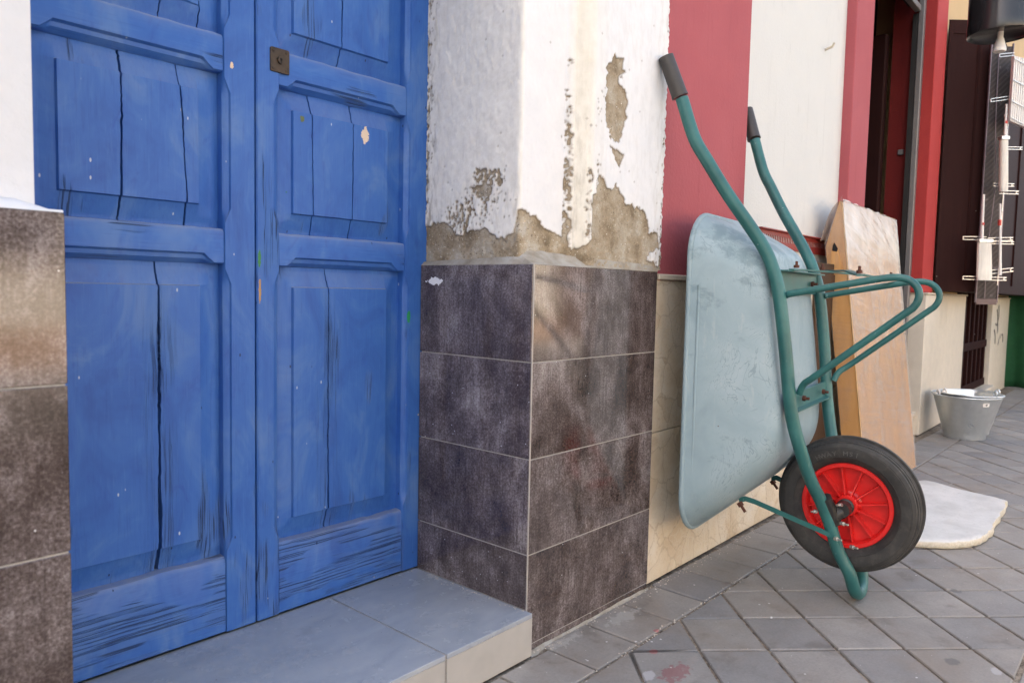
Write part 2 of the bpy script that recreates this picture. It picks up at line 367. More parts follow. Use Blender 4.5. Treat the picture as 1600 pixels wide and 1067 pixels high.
def paver_mat():
    t = NT('grey_concrete_paver'); r = t.rand; off = t.comb(t.math('MULTIPLY', r, 13.), t.math('MULTIPLY', r, 29.), 0.)
    p = t.vm('ADD', t.P, off); n = t.noise(p, 9, 5, .65); nf = t.noise(t.P, 130, 3, .7); n3 = t.noise(t.P, 3.2, 4, .6)
    c = t.ramp(t.math('ADD', t.math('MULTIPLY', n, .6), t.math('MULTIPLY', nf, .4)), [(.28, (.19, .184, .178)), (.5, (.26, .253, .246)), (.74, (.335, .325, .312))])
    c = t.mix(1., c, t.ramp(r, [(0, (.78, .79, .82)), (.35, (.98, .97, .955)), (.7, (1.0, .965, .92)), (1, (1.14, 1.12, 1.09))]), 'MULTIPLY')
    c = t.mix(t.math('MULTIPLY', t.step(n3, .48, .68), .42), c, (.22, .178, .14)); c = t.mix(t.math('MULTIPLY', t.step(t.noise(t.P, 6.5, 4, .7), .56, .70), .38), c, (.10, .092, .085))
    x, y, z = t.sep(t.P)
    near = t.math('MULTIPLY', t.step(x, 1.9, .1), t.step(y, -.75, -.15))
    v = t.vor(t.P, 34); vc = t.sep(t.vor(t.P, 34, 'F1', 'Color'))
    fl = t.math('MULTIPLY', t.step(t.math('ADD', v, t.math('MULTIPLY', nf, .2)), .24, .17), t.step(t.math('ADD', vc[0], t.math('MULTIPLY', near, .09)), .955, .965))
    c = t.mix(fl, c, (.60, .59, .58))
    v2 = t.vor(t.P, 110); vd = t.sep(t.vor(t.P, 110, 'F1', 'Color')); fd = t.math('MULTIPLY', t.step(v2, .16, .1), t.step(vd[0], .965, .97)); c = t.mix(fd, c, t.mix(t.step(vd[1], .3, .31), (.03, .028, .026), (.62, .61, .6)))
    sn = t.noise(t.P, 42, 4, .65)
    for (cx, cy, rx, ry, col, wob) in ((.185, -.33, .06, .035, (.24, .045, .06), .9), (.245, -.235, .018, .012, (.42, .07, .09), .25), (.36, -.175, .012, .008, (.42, .07, .09), .25), (.13, -.29, .032, .02, (.55, .54, .56), .4), (.09, -.40, .03, .02, (.30, .05, .07), .7), (.745, -.83, .026, .020, (.075, .08, .09), .18), (1.29, -.735, .020, .020, (.075, .08, .09), .2), (.77, -1.0+.075, .028, .014, (.50, .50, .52), .35), (.37, -.06, .085, .025, (.42, .41, .385), 1.1), (.12, -.03, .06, .02, (.42, .41, .385), 1.2)):
        c = t.mix(t.math('MULTIPLY', t.spot((cx, cy), rx, ry, .35, ax=(0, 1), wob=wob, nz=sn), .5), c, col)
    return t.bsdf(c, t.math('ADD', .50, t.math('MULTIPLY', n, .2)), 0, t.bump(t.math('ADD', t.math('MULTIPLY', n, .4), t.math('MULTIPLY', nf, .5)), .0010, .7), .4)
M_PAVER = paver_mat()
def bed_mat():
    t = NT('sandy_joint_mortar'); n = t.noise(t.P, 28, 5, .7); nf = t.noise(t.P, 190, 3)
    c = t.ramp(t.math('ADD', t.math('MULTIPLY', n, .7), t.math('MULTIPLY', nf, .3)), [(.36, (.05, .042, .035)), (.47, (.19, .155, .12)), (.60, (.36, .31, .25)), (.74, (.55, .50, .45))])
    return t.bsdf(c, .95, 0, t.bump(nf, .002, .8), .2)
M_BED = bed_mat()
M_ASPHALT = simple('asphalt', (.09, .088, .084), .9, var=.3, bump=.004, scale=90)
M_KERB = simple('kerb_stone', (.26, .25, .24), .8, var=.2, bump=.002, scale=50)

def wall_paint(name, c0, c1, dirt=.2, bump=.0022):
    t = NT(name); n = t.noise(t.P, 4, 5, .6); nf = t.noise(t.P, 90, 4, .6); nd = t.noise(t.sc(t.P, (1, 1, .3)), 22, 5, .65)
    c = t.mix(n, c0, c1); c = t.mix(t.math('MULTIPLY', t.step(nd, .58, .75), dirt), c, tuple(.55*a for a in c0))
    run = t.noise(t.sc(t.P, (1, 1, .06)), 34, 3, .6); c = t.mix(t.math('MULTIPLY', t.step(run, .60, .74), dirt*.9), c, tuple(.62*a for a in c0)); c = t.mix(t.math('MULTIPLY', t.step(nf, .64, .76), dirt), c, tuple(min(1, 1.35*a+.03) for a in c1))
    return t.bsdf(c, .8, 0, t.bump(t.math('ADD', nf, t.math('MULTIPLY', nd, .6)), bump, .7), .3)
M_RED = wall_paint('red_masonry_paint', (.35, .076, .088), (.40, .104, .118), .2)
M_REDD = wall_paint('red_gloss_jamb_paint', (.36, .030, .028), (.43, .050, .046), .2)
M_REDSHADE = wall_paint('red_jamb_paint_shaded', (.13, .010, .009), (.17, .015, .013), .3)  # jamb red darkened: the doorway's shade is put into the colour
M_CREAM = wall_paint('cream_wall_paint', (.60, .60, .575), (.65, .65, .625), .16)
M_TAN = wall_paint('ochre_wall_paint', (.50, .34, .17), (.58, .41, .22), .2)

def marble_mat():
    t = NT('cream_breccia_marble'); wv = t.noise(t.P, 9, 4, .6, 0., True); p = t.vm('ADD', t.P, t.sc(wv, (.09, .09, .09)))
    off = t.comb(t.math('MULTIPLY', t.rand, 9.), 0., t.math('MULTIPLY', t.rand, 5.)); p = t.vm('ADD', p, off)
    e = t.vor(p, 9, 'DISTANCE_TO_EDGE'); e2 = t.vor(p, 34, 'DISTANCE_TO_EDGE'); cell = t.sep(t.vor(p, 9, 'F1', 'Color'))
    n = t.noise(p, 6, 5, .65); nf = t.noise(t.P, 120, 3)
    c = t.ramp(n, [(.3, (.58, .46, .31)), (.48, (.70, .60, .45)), (.66, (.75, .68, .56))])
    c = t.mix(t.math('MULTIPLY', t.step(cell[0], .35, .8), .5), c, (.58, .45, .29)); c = t.mix(t.math('MULTIPLY', t.step(nf, .42, .30), .3), c, (.42, .31, .19))
    vein2 = t.math('MULTIPLY', t.step(e2, .10, .03), t.step(cell[1], .4, .6)); c = t.mix(t.math('MULTIPLY', vein2, .45), c, (.68, .61, .49))
    c = t.mix(t.math('MULTIPLY', t.step(e, .030, .008), .4), c, (.40, .30, .19))
    rust = t.step(t.noise(t.P, 7, 4, .7), .60, .75); c = t.mix(t.math('MULTIPLY', rust, .5), c, (.47, .28, .12))
    h = t.math('ADD', t.math('MULTIPLY', vein2, .5), t.math('MULTIPLY', nf, .3))
    return t.bsdf(c, .45, 0, t.bump(h, .0025, .8), .45)
M_MARBLE = marble_mat()
M_MARBLE_P = simple('pale_worn_marble', (.66, .60, .50), .5, var=.13, bump=.001, scale=14)
M_CAP = simple('stone_cap', (.60, .53, .42), .7, var=.2, bump=.001, scale=30)

def teal_mat():
    t = NT('teal_enamelled_tube'); n = t.noise(t.P, 8, 4, .6); nf = t.noise(t.P, 130, 3)
    c = t.ramp(n, [(.3, (.017, .094, .092)), (.55, (.028, .136, .130)), (.75, (.050, .185, .178))])
    v = t.vor(t.P, 65); vc = t.sep(t.vor(t.P, 65, 'F1', 'Color')); c = t.mix(t.math('MULTIPLY', t.step(v, .12, .07), t.step(vc[0], .95, .955)), c, (.42, .48, .46))
    sc = t.step(t.noise(t.sc(t.P, (1, 1, .12)), 150, 2), .70, .76); c = t.mix(t.math('MULTIPLY', sc, .3), c, (.25, .36, .34))
    return t.bsdf(c, t.math('ADD', .30, t.math('MULTIPLY', n, .22)), 0, t.bump(nf, .0004, .5), .5)
M_TEAL = teal_mat()
def tray_mat():
    t = NT('pale_grey_green_tray_paint'); n = t.noise(t.P, 5, 5, .6, .5); ns = t.noise(t.sc(t.P, (1, 1, .22)), 26, 5, .62, .4); nf = t.noise(t.P, 240, 3)
    c = t.ramp(n, [(.3, (.215, .305, .345)), (.5, (.27, .365, .405)), (.7, (.33, .42, .46))])
    x, y, z = t.sep(t.P)
    hi = t.step(z, .86, 1.08)
    rub = t.step(t.math('ADD', t.noise(t.sc(t.P, (1, 1, 1.5)), 10, 5, .68, .15), t.math('MULTIPLY', hi, .15)), .60, .74)
    c = t.mix(t.math('MULTIPLY', rub, .48), c, (.10, .17, .19))
    scr = t.step(t.noise(t.sc(t.P, (1.3, 1, .5)), 38, 4, .66, .6), .66, .74); c = t.mix(t.math('MULTIPLY', scr, .55), c, (.10, .17, .185))
    c = t.mix(t.math('MULTIPLY', t.step(ns, .58, .75), .35), c, (.50, .53, .51))
    lin = t.noise(t.vm('ADD', t.sc(t.P, (14, 14, 1.6)), t.sc(t.noise(t.P, 3, 2, .5, 0., True), (5, 5, 0))), 6, 2, .6); c = t.mix(t.math('MULTIPLY', t.math('MULTIPLY', t.step(t.math('ABSOLUTE', t.math('SUBTRACT', lin, .5)), .02, .008), t.step(n, .5, .6)), .5), c, (.13, .20, .22))
    v = t.vor(t.P, 48); vc = t.sep(t.vor(t.P, 48, 'F1', 'Color')); c = t.mix(t.math('MULTIPLY', t.step(t.math('ADD', v, t.math('MULTIPLY', nf, .1)), .16, .10), t.step(vc[0], .945, .95)), c, (.10, .065, .04))
    return t.bsdf(c, t.math('ADD', .42, t.math('MULTIPLY', ns, .2)), 0, t.bump(t.math('ADD', t.math('MULTIPLY', n, .8), t.math('MULTIPLY', nf, .15)), .0016, .5), .5)
M_TRAY = tray_mat()
def rubber_mat():
    t = NT('worn_black_rubber'); n = t.noise(t.P, 14, 5, .6); nf = t.noise(t.P, 200, 3)
    c = t.ramp(n, [(.3, (.024, .0235, .023)), (.6, (.042, .041, .039)), (.8, (.075, .072, .068))])
    c = t.mix(t.math('MULTIPLY', t.step(t.noise(t.P, 34, 5, .7), .46, .68), .45), c, (.085, .077, .068))
    mud = t.spot((-.700, .185), .016, .026, .2, ax=(1, 2), wob=.5, sc=70); c = t.mix(mud, c, (.28, .17, .10))
    return t.bsdf(c, t.math('ADD', .52, t.math('MULTIPLY', n, .25)), 0, t.bump(nf, .0006, .6), .4)
M_RUBBER = rubber_mat()
M_LETTER = simple('moulded_rubber_lettering', (.09, .088, .085), .5)
M_REDPL = simple('red_plastic_wheel', (.72, .018, .016), .34, var=.18, bump=.0006, scale=45)
M_BLACKPL = simple('black_plastic', (.022, .021, .020), .42, var=.25, bump=.0005)
M_GRIP = simple('dark_grey_grip_rubber', (.045, .040, .037), .45, var=.2, bump=.0006, scale=80)
M_ZINC = simple('zinc_bolt', (.62, .61, .58), .35, .9, var=.2)
M_RUST = simple('rusty_bolt', (.10, .035, .02), .8, .1, var=.5, bump=.001, scale=200)

def carton_mat():
    t = NT('brown_cardboard'); n = t.noise(t.sc(t.P, (1, 1, .25)), 16, 5, .6); nf = t.noise(t.sc(t.P, (1, 1, .03)), 260, 2)
    c = t.ramp(n, [(.3, (.50, .26, .09)), (.6, (.58, .32, .12)), (.8, (.64, .38, .17))])
    return t.bsdf(c, .72, 0, t.bump(t.math('ADD', nf, n), .0008, .5), .35)
M_CARTON = carton_mat()
def film_mat():
    t = NT('wrinkled_stretch_film'); x, y, z = t.sep(t.P)
    g = t.comb(t.math('MULTIPLY', x, 3.), t.math('MULTIPLY', y, 3.), t.math('ADD', t.math('MULTIPLY', z, 46.), t.math('MULTIPLY', x, 7.)))
    w = t.noise(g, 1, 5, .65, 1.4); w2 = t.noise(t.sc(t.P, (1.6, 2, 1.0)), 4.5, 3, .5, .3); d = t.step(z, .95, 1.3)
    diag = t.noise(t.comb(t.math('MULTIPLY', t.math('ADD', x, z), 5.), 0., t.math('MULTIPLY', t.math('ADD', z, t.math('MULTIPLY', x, .35)), 34.)), 1, 4, .6, .6)
    wr = t.mix(d, w, diag)
    f = t.math('ADD', .33, t.math('ADD', t.math('MULTIPLY', t.step(w2, .28, .78), .26), t.math('MULTIPLY', t.step(wr, .48, .75), .14)), clamp=True)
    f = t.math('ADD', f, t.math('MULTIPLY', d, .22), clamp=True)
    tr = t.t.nodes.new('ShaderNodeBsdfTransparent'); b = t.bsdf((.64, .53, .45), .09, 0, t.bump(t.math('ADD', wr, t.math('MULTIPLY', w2, .9)), .005, .8), .7)
    mx = t.t.nodes.new('ShaderNodeMixShader'); t.set(mx.inputs[0], f); t.t.links.new(tr.outputs[0], mx.inputs[1]); t.t.links.new(t.b.outputs[0], mx.inputs[2])
    t.t.links.new(mx.outputs[0], t.o.inputs[0]); return t.m
M_FILM = film_mat()
def galv_mat():
    t = NT('galvanised_sheet'); n = t.noise(t.P, 6, 2, .5); cell = t.sep(t.vor(t.P, 40, 'F1', 'Color'))[0]
    c = t.ramp(t.math('ADD', t.math('MULTIPLY', n, .85), t.math('MULTIPLY', cell, .15)), [(.3, (.58, .62, .63)), (.7, (.72, .76, .77))])
    return t.bsdf(c, t.math('ADD', .24, t.math('MULTIPLY', n, .12)), .7, t.bump(n, .001, .2), .5)
M_GALV = galv_mat()
def foam_mat():
    t = NT('chipped_plaster_slab'); n = t.noise(t.P, 7, 5, .65); nf = t.noise(t.P, 80, 4, .65); nz = t.sep(t.N)[2]
    top = t.ramp(n, [(.3, (.50, .51, .50)), (.6, (.64, .65, .64)), (.8, (.70, .70, .69))]); top = t.mix(t.math('MULTIPLY', t.step(nf, .60, .74), .5), top, (.26, .23, .18))
    side = t.ramp(nf, [(.3, (.50, .45, .34)), (.7, (.70, .66, .56))]); c = t.mix(t.step(nz, .3, .7), side, top)
    return t.bsdf(c, .85, 0, t.bump(t.math('ADD', nf, n), .003, .7), .25)
M_FOAM = foam_mat()
def brown_mat(name, c0, c1, rough=.38):
    t = NT(name); n = t.noise(t.sc(t.P, (1, 1, .07)), 45, 4, .6); nf = t.noise(t.P, 60, 4)
    c = t.mix(n, c0, c1); v = t.vor(t.P, 18); vc = t.sep(t.vor(t.P, 18, 'F1', 'Color')); c = t.mix(t.math('MULTIPLY', t.step(v, .07, .05), t.step(vc[0], .93, .94)), c, (.45, .42, .38))
    return t.bsdf(c, t.math('ADD', rough, t.math('MULTIPLY', nf, .2)), 0, t.bump(n, .0008, .5), .14)
M_BROWN = brown_mat('dark_brown_varnish', (.018, .0048, .0042), (.028, .0080, .0070), .62)
M_BROWN2 = brown_mat('brown_board', (.055, .032, .020), (.085, .050, .030), .6)
M_DARK = simple('unlit_room', (.02, .012, .010), .95)  # near-black colour stands in for the shade indoors
M_REDMETAL = simple('red_painted_steel', (.26, .030, .026), .42, var=.2)
M_ALU = simple('grey_door_frame', (.20, .19, .185), .45, .3, var=.15)
M_WIRE = simple('chromed_wire', (.75, .74, .72), .28, .9, var=.1)
def mesh_mat():
    t = NT('dark_wire_cloth'); x, y, z = t.sep(t.P); s1 = t.math('SINE', t.math('MULTIPLY', t.math('ADD', t.math('MULTIPLY', z, .8), t.math('MULTIPLY', y, 1.1)), 210.))
    c = t.mix(t.step(s1, .2, .9), (.028, .020, .020), (.050, .040, .041)); n = t.noise(t.P, 25, 3)
    c = t.mix(t.step(n, .6, .75), c, (.14, .12, .125)); return t.bsdf(c, .5, .2, t.bump(s1, .001, .6), .5)
M_MESHPL = mesh_mat()
M_BRISTLE = simple('white_bristles', (.72, .69, .62), .7, var=.25, bump=.0025, scale=70, streak=(3, 3, .08))
M_WHITEPL = simple('white_plastic', (.78, .76, .73), .35, var=.05)
M_REDPRINT = simple('red_print', (.55, .05, .04), .5)
def drum_mat():
    t = NT('black_lacquered_drum'); n = t.noise(t.P, 10, 3); return t.bsdf((.018, .018, .020), t.math('ADD', .16, t.math('MULTIPLY', n, .1)), 0, t.bump(n, .0008, .3), .6)
M_DRUM = drum_mat()
def net_mat():
    t = NT('green_shade_net'); n = t.noise(t.P, 16, 4); w = t.noise(t.sc(t.P, (1, 1, .4)), 160, 2); c = t.mix(n, (.008, .060, .020), (.016, .105, .040)); c = t.mix(t.math('MULTIPLY', w, .4), c, (.006, .04, .016))
    return t.bsdf(c, .75, 0, t.bump(w, .002, .6), .3)
M_NET = net_mat()
M_SCRAWL = simple('black_spray_paint', (.015, .015, .016), .6)
M_PAPER = simple('white_sticker', (.8, .79, .78), .6, var=.04)
M_FACADE = wall_paint('sunlit_cream_render', (.78, .72, .60), (.82, .77, .66), .05)
M_TERRA = wall_paint('terracotta_plinth', (.52, .36, .24), (.58, .42, .30), .1)
M_BRICK2 = wall_paint('dark_brick_render', (.085, .06, .05), (.13, .09, .07), .3)
M_GLASS = simple('window_glass', (.03, .035, .04), .08)

# ================================================================== GROUND
road = mesh('road', [(-150, -60, -.13), (150, -60, -.13), (150, 60, -.13), (-150, 60, -.13)], [(0, 1, 2, 3)], M_ASPHALT); road['kind'] = 'structure'
pav = MB().box(-3.2, 12, -1.16, .12, -.128, -.0065).build('pavement', M_BED); pav['kind'] = 'structure'
kerb = MB().box(-3.2, 12, -1.32, -1.163, -.128, .002, .012).build('kerb', M_KERB); kerb['kind'] = 'structure'
G = .0042
def paver(poly, name='paver'):
    poly = inset(poly, G)
    cx = sum(p[0] for p in poly)/len(poly); cy = sum(p[1] for p in poly)/len(poly)
    o = MB().prism([(x-cx, y-cy) for x, y in poly], -.04, 0, .0028).build(name, M_PAVER)
    o.location = (cx, cy, random.uniform(-.0014, .0008)); o.rotation_euler = (random.uniform(-.004, .004), random.uniform(-.004, .004), 0); o.parent = pav
    return o
full = None; npav = 0
XMIN, XMAX = -1.35, 8.15
a0, da, b0, db = .014, .2755, .393, .2655         # diagonal courses: x+y and x-y
for i in range(-12, 32):
    for j in range(-6, 36):
        s0, s1 = a0+da*i, a0+da*(i+1); d0, d1 = b0+db*j, b0+db*(j+1)
        sq = [((s+d)/2, (s-d)/2) for s, d in ((s0, d0), (s0, d1), (s1, d1), (s1, d0))]
        if area(sq) < 0: sq = sq[::-1]
        if max(p[0] for p in sq) < XMIN or min(p[0] for p in sq) > XMAX: continue
        q = clip(sq, 0, 1, -.187); q = clip(q, 0, -1, .967) if q else q
        if len(q) < 3 or area(q) < .0012: continue
        if abs(area(q)-area(sq)) < 1e-6:
            if full is None: full = paver(q)
            else:
                o = full.copy(); COL.objects.link(o); o.location = (sum(p[0] for p in q)/4, sum(p[1] for p in q)/4, random.uniform(-.0014, .0008))
                o.rotation_euler = (random.uniform(-.004, .004), random.uniform(-.004, .004), random.choice((0, math.pi))); o.parent = pav
        else: paver(q)
        npav += 1
x = .0635-.1915*8
while x < 8.1:                                      # a straight course along the wall and one along the kerb
    yb = -.024 if x < -.01 else (-.003 if x < .55 else .010)
    paver([(x, -.185), (x+.1915, -.185), (x+.1915, yb), (x, yb)])
    if x < 2.2: paver([(x+.06, -1.158), (x+.2515, -1.158), (x+.2515, -.971), (x+.06, -.971)])
    x += .1915
mt = MB()                                           # uneven mortar smeared along the foot of the tiles
pts = [(px_, -.006-.012*abs(float(fbm(px_*9, 3.)))-.004, 0) for px_ in np.linspace(.004, .60, 60)]
v = []; 
for k, (px_, py_, _) in enumerate(pts):
    w = max(0, float(fbm(px_*9, 9.)))*.09+.003
    v += [(px_, .0, .002+.016*max(0, float(fbm(px_*15, 5.)))), (px_, -.35*w-.002, .0015), (px_, -w-.003, -.005)]
mt.add(v, [(3*k+i, 3*k+i+1, 3*k+i+4, 3*k+i+3) for k in range(59) for i in range(2)])
o = mt.build('mortar_smear', M_MORTAR, pav, 60)

# ================================================================== HOUSE WITH THE BLUE DOOR
house = thing('house_front', 'white house front with peeling plaster and dark tiled base around the blue door', 'house')
zc = [(.7615, 1.009), (.5115, .7583), (.2615, .5083), (.0193, .2583)]
for z0, z1 in zc:
    MB().box(.0045, .598, 0, .009, z0, z1, .0012).build('tile', M_TILE, house)
    MB().box(0, .009, .0045, .427, max(z0, .116), z1, .0012).build('tile', M_TILE, house)
    for xx in (-1.659, -2.262): MB().box(xx, xx+.600, 0, .009, z0+.03 if z0 > .1 else .0, z1+.03, .0012).build('tile', M_TILE, house)
MB().box(.0045, .597, .0006, .009, .0, .0172, .001).build('tile', M_TILE, house)
MB().box(.0018, .595, .0016, .42, .0, 1.006).build('grout', M_GROUT, house)
MB().box(-2.4, -1.062, .0016, .42, .0, 1.036).build('grout', M_GROUT, house)
tr = MB().box(-.0006, .0032, -.0006, .0032, .0, 1.0095, .0008).build('corner_trim', M_TRIM, house)
mas = MB()
mas.box(-14, -1.10, .075, 6, 0, 6.5); mas.box(-1.10, .05, .075, 6, 2.42, 6.5); mas.box(.05, .602, .085, 6, 0, 6.5); mas.box(-1.10, .05, .62, 6, 0, 2.42)
mas.build('masonry', M_MASONRY, house)
MB().box(-14, -1.079, .062, .075, 1.05, 2.4).box(-14, .17, .063, .0745, 2.4, 6.49).build('whitewashed_wall', M_WHITEWALL, house)
MB().box(.02, .185, .063, .085, 1.982, 2.4).box(.236, .6115, .0005, .085, 1.982, 6.49).box(.1705, .236, .03, .085, 1.982, 6.485).build('whitewashed_wall', M_WHITEWALL, house)
v = []; f = []                                       # whitewashed mortar slope over the left tiles
xs = np.linspace(-2.4, -1.060, 60)
for k, xx in enumerate(xs):
    e = float(np.clip((xx+1.10)/.04, 0, 1)); hz = 1.060+.005*float(fbm(xx*14, 2.))-.018*e
    for q in ((xx, .001, 1.0395), (xx, .004, 1.043), (xx, .03, 1.0415+(hz-1.0415)*.62), (xx, .066, hz), (xx, .08, 1.04)): v.append(q)
f = [(5*k+i, 5*k+i+1, 5*k+i+6, 5*k+i+5) for k in range(59) for i in range(4)]
mesh_o = MB().add(v, f+[(295, 296, 297, 298, 299)]).build('mortar_ledge', M_WHITEWALL, house, 70)

# --- the plaster: one skin over reveal, door margin, moulding and wall, with paint lost in patches
def seg(p, q, ds):
    n = max(1, int(math.hypot(q[0]-p[0], q[1]-p[1])/ds)); return [(p[0]+(q[0]-p[0])*k/n, p[1]+(q[1]-p[1])*k/n) for k in range(n)]
DS = .0026
ctrl = [(.022, .437), (.012, .07), (.0135, .0645), (.018, .062), (.180, .062), (.186, .060), (.190, .054), (.193, .046), (.199, .042), (.206, .041), (.211, .034), (.215, .024), (.222, .012), (.232, .003), (.242, 0), (.606, 0), (.610, .0015), (.612, .005), (.613, .085)]
path = []
for a, b in zip(ctrl[:-1], ctrl[1:]): path += seg(a, b, DS)
path.append(ctrl[-1]); path = np.array(path); tang = np.gradient(path, axis=0); tang /= np.linalg.norm(tang, axis=1)[:, None]
nrm = np.stack([tang[:, 1], -tang[:, 0]], 1)          # outward (towards -x on the reveal, -y on the front)
zs = np.arange(1.015, 1.985, .0027); nu, nz = len(path), len(zs)
PX = np.repeat(path[:, 0][:, None], nz, 1); PY = np.repeat(path[:, 1][:, None], nz, 1); PZ = np.repeat(zs[None], nu, 0)
arc = np.concatenate([[0], np.cumsum(np.linalg.norm(np.diff(path, axis=0), axis=1))]); U = np.repeat(arc[:, None], nz, 1)
rev = (PX < .0225) & (PY > .0635); band = (~rev) & (PX < .184); mould = (PX >= .184) & (PX < .241); wall = (PX >= .241)
wu = fbm(U*70, PZ*70, 4)*.030+fbm(U*330, PZ*330, 2)*.006; wz = fbm(U*70+50, PZ*70+9, 4)*.030+fbm(U*330+8, PZ*330+3, 2)*.006
peel = np.zeros_like(PX, bool)
A_ = [(0.323, 1.604), (0.311, 1.579), (0.292, 1.568), (0.288, 1.528), (0.285, 1.47), (0.294, 1.422), (0.308, 1.395), (0.316, 1.368), (0.363, 1.364), (0.374, 1.407), (0.386, 1.438), (0.397, 1.478), (0.374, 1.517), (0.347, 1.533), (0.352, 1.553), (0.385, 1.564), (0.364, 1.574), (0.37, 1.597), (0.337, 1.593)]
B_ = [(0.31, 1.352), (0.385, 1.334), (0.372, 1.31), (0.36, 1.297), (0.339, 1.313), (0.324, 1.34)]
C_ = [(0.235, 1.204), (0.254, 1.211), (0.267, 1.263), (0.289, 1.262), (0.31, 1.232), (0.336, 1.231), (0.348, 1.255), (0.377, 1.225), (0.399, 1.201), (0.449, 1.194), (0.493, 1.191), (0.524, 1.166), (0.534, 1.127), (0.582, 1.123), (0.600, 1.083), (0.545, 1.072), (0.524, 1.043), (0.600, 1.026), (0.60, .99), (0.236, .99)]
R_ = [(0.211, 1.269), (0.177, 1.263), (0.153, 1.254), (0.129, 1.245), (0.119, 1.217), (0.138, 1.218), (0.157, 1.226), (0.175, 1.19), (0.224, 1.193), (0.24, 1.212), (0.225, 1.232), (0.231, 1.254)]
for pl in (A_, B_, C_): peel |= wall & inpoly(PX+wu*.8, PZ+wz*.8, pl)
zb_r = np.interp(-PY, [-.386, -.342, -.315, -.283, -.257, -.232, -.207, -.183, -.158, -.124, -.097, -.079, -.066], [1.126, 1.124, 1.108, 1.085, 1.099, 1.108, 1.104, 1.11, 1.088, 1.077, 1.083, 1.092, 1.148])
zb_b = np.interp(PX, [.012, .041, .073, .107, .142, .184], [1.148, 1.141, 1.137, 1.112, 1.097, 1.094])
peel |= rev & (PZ < zb_r+wz*.8); peel |= rev & inpoly(PY+wu, PZ+wz, R_) & (fbm(U*120+7, PZ*120, 3) > -.09); peel |= band & (PZ < zb_b+wz*.6)
peel |= mould & (PZ < np.interp(PX, [.184, .196, .21, .241], [1.098, 1.062, 1.058, 1.085])+wz*.5)
sp = fbm(U*190, PZ*120, 3, .6)+.35*fbm(U*40, PZ*25, 2)
dens = np.zeros_like(PX)
def bump2(a, c, r): return np.clip(1-((a-c)/r)**2, 0, 1)
dens += mould*.52*bump2(PX, .192, .014)*np.clip((1.60-PZ)*3.5, 0, 1)
dens += mould*.36*bump2(PX, .232, .014)*np.clip((1.50-PZ)*3, 0, 1)
dens += wall*.24*bump2(PX, .258, .03)*bump2(PZ, 1.33, .2)+wall*.22*np.clip(1-np.hypot((PX-.35)/.11, (PZ-1.5)/.2), 0, 1)
dens += wall*.26*bump2(PX, .575, .05)*np.clip((1.22-PZ)*6, 0, 1)+wall*.30*bump2(PX, .604, .010)*np.clip((1.9-PZ)*2, 0, 1)
dens += rev*.42*np.clip(1-np.hypot((PY-.19)/.17, (PZ-1.19)/.12), 0, 1)+rev*.36*bump2(PY, .30, .08)*bump2(PZ, 1.12, .08)+rev*.34*np.clip((PY-.385)/.04, 0, 1)
peel |= sp > (.46-dens)
pf = peel.astype(float)
k5 = np.pad(pf, 1, 'edge'); soft = (k5[:-2, 1:-1]+k5[2:, 1:-1]+k5[1:-1, :-2]+k5[1:-1, 2:]+2*pf)/6
disp = (1-soft)*.0040+fbm(U*95, PZ*70, 3)*.0018*np.where(rev, 1.2, .6)+fbm(U*22, PZ*16, 4)*.004*np.where(rev, .9, np.where(band, .4, .7))+soft*fbm(U*160, PZ*160, 3)*.003
edge = np.clip((PX-.603)/.008, 0, 1); disp += edge*(fbm(U*20, PZ*90, 4)*.010)
V = np.stack([PX+nrm[:, 0][:, None]*disp, PY+nrm[:, 1][:, None]*disp, PZ], -1).reshape(-1, 3)
idx = np.arange(nu*nz).reshape(nu, nz); F = np.stack([idx[:-1, :-1], idx[1:, :-1], idx[1:, 1:], idx[:-1, 1:]], -1).reshape(-1, 4)
me = bpy.data.meshes.new('plaster'); me.from_pydata(V.tolist(), [], F.tolist()); me.update(); me.polygons.foreach_set('use_smooth', [True]*len(me.polygons))
def setattr_(me, name, arr):
    a = me.attributes.new(name, 'FLOAT', 'POINT'); a.data.foreach_set('value', np.ascontiguousarray(arr, dtype=np.float32).ravel())
setattr_(me, 'peel', soft); setattr_(me, 'zone', np.where(rev, .0, 1.)*np.clip((PX-.006)/.01, 0, 1))
setattr_(me, 'cream', np.where(mould, bump2(PX, .216, .03), 0)+wall*.25*bump2(PX, .25, .05)+wall*.18*np.clip((PX-.52)/.09, 0, 1))  # light on the moulding's side face is put into the colour as cream
setattr_(me, 'dirt', np.clip(rev*(.15+.9*np.clip((PY-.37)/.06, 0, 1)+.6*np.clip((1.24-PZ)*4, 0, 1))+mould*.5*np.clip((1.7-PZ)*1.5, 0, 1)+wall*.12+wall*.6*np.clip((1.12-PZ)*8, 0, 1)+wall*.25*np.clip((PX-.53)/.08, 0, 1), 0, 1))
o = link('plaster', me, M_PLASTER); under(o, house)
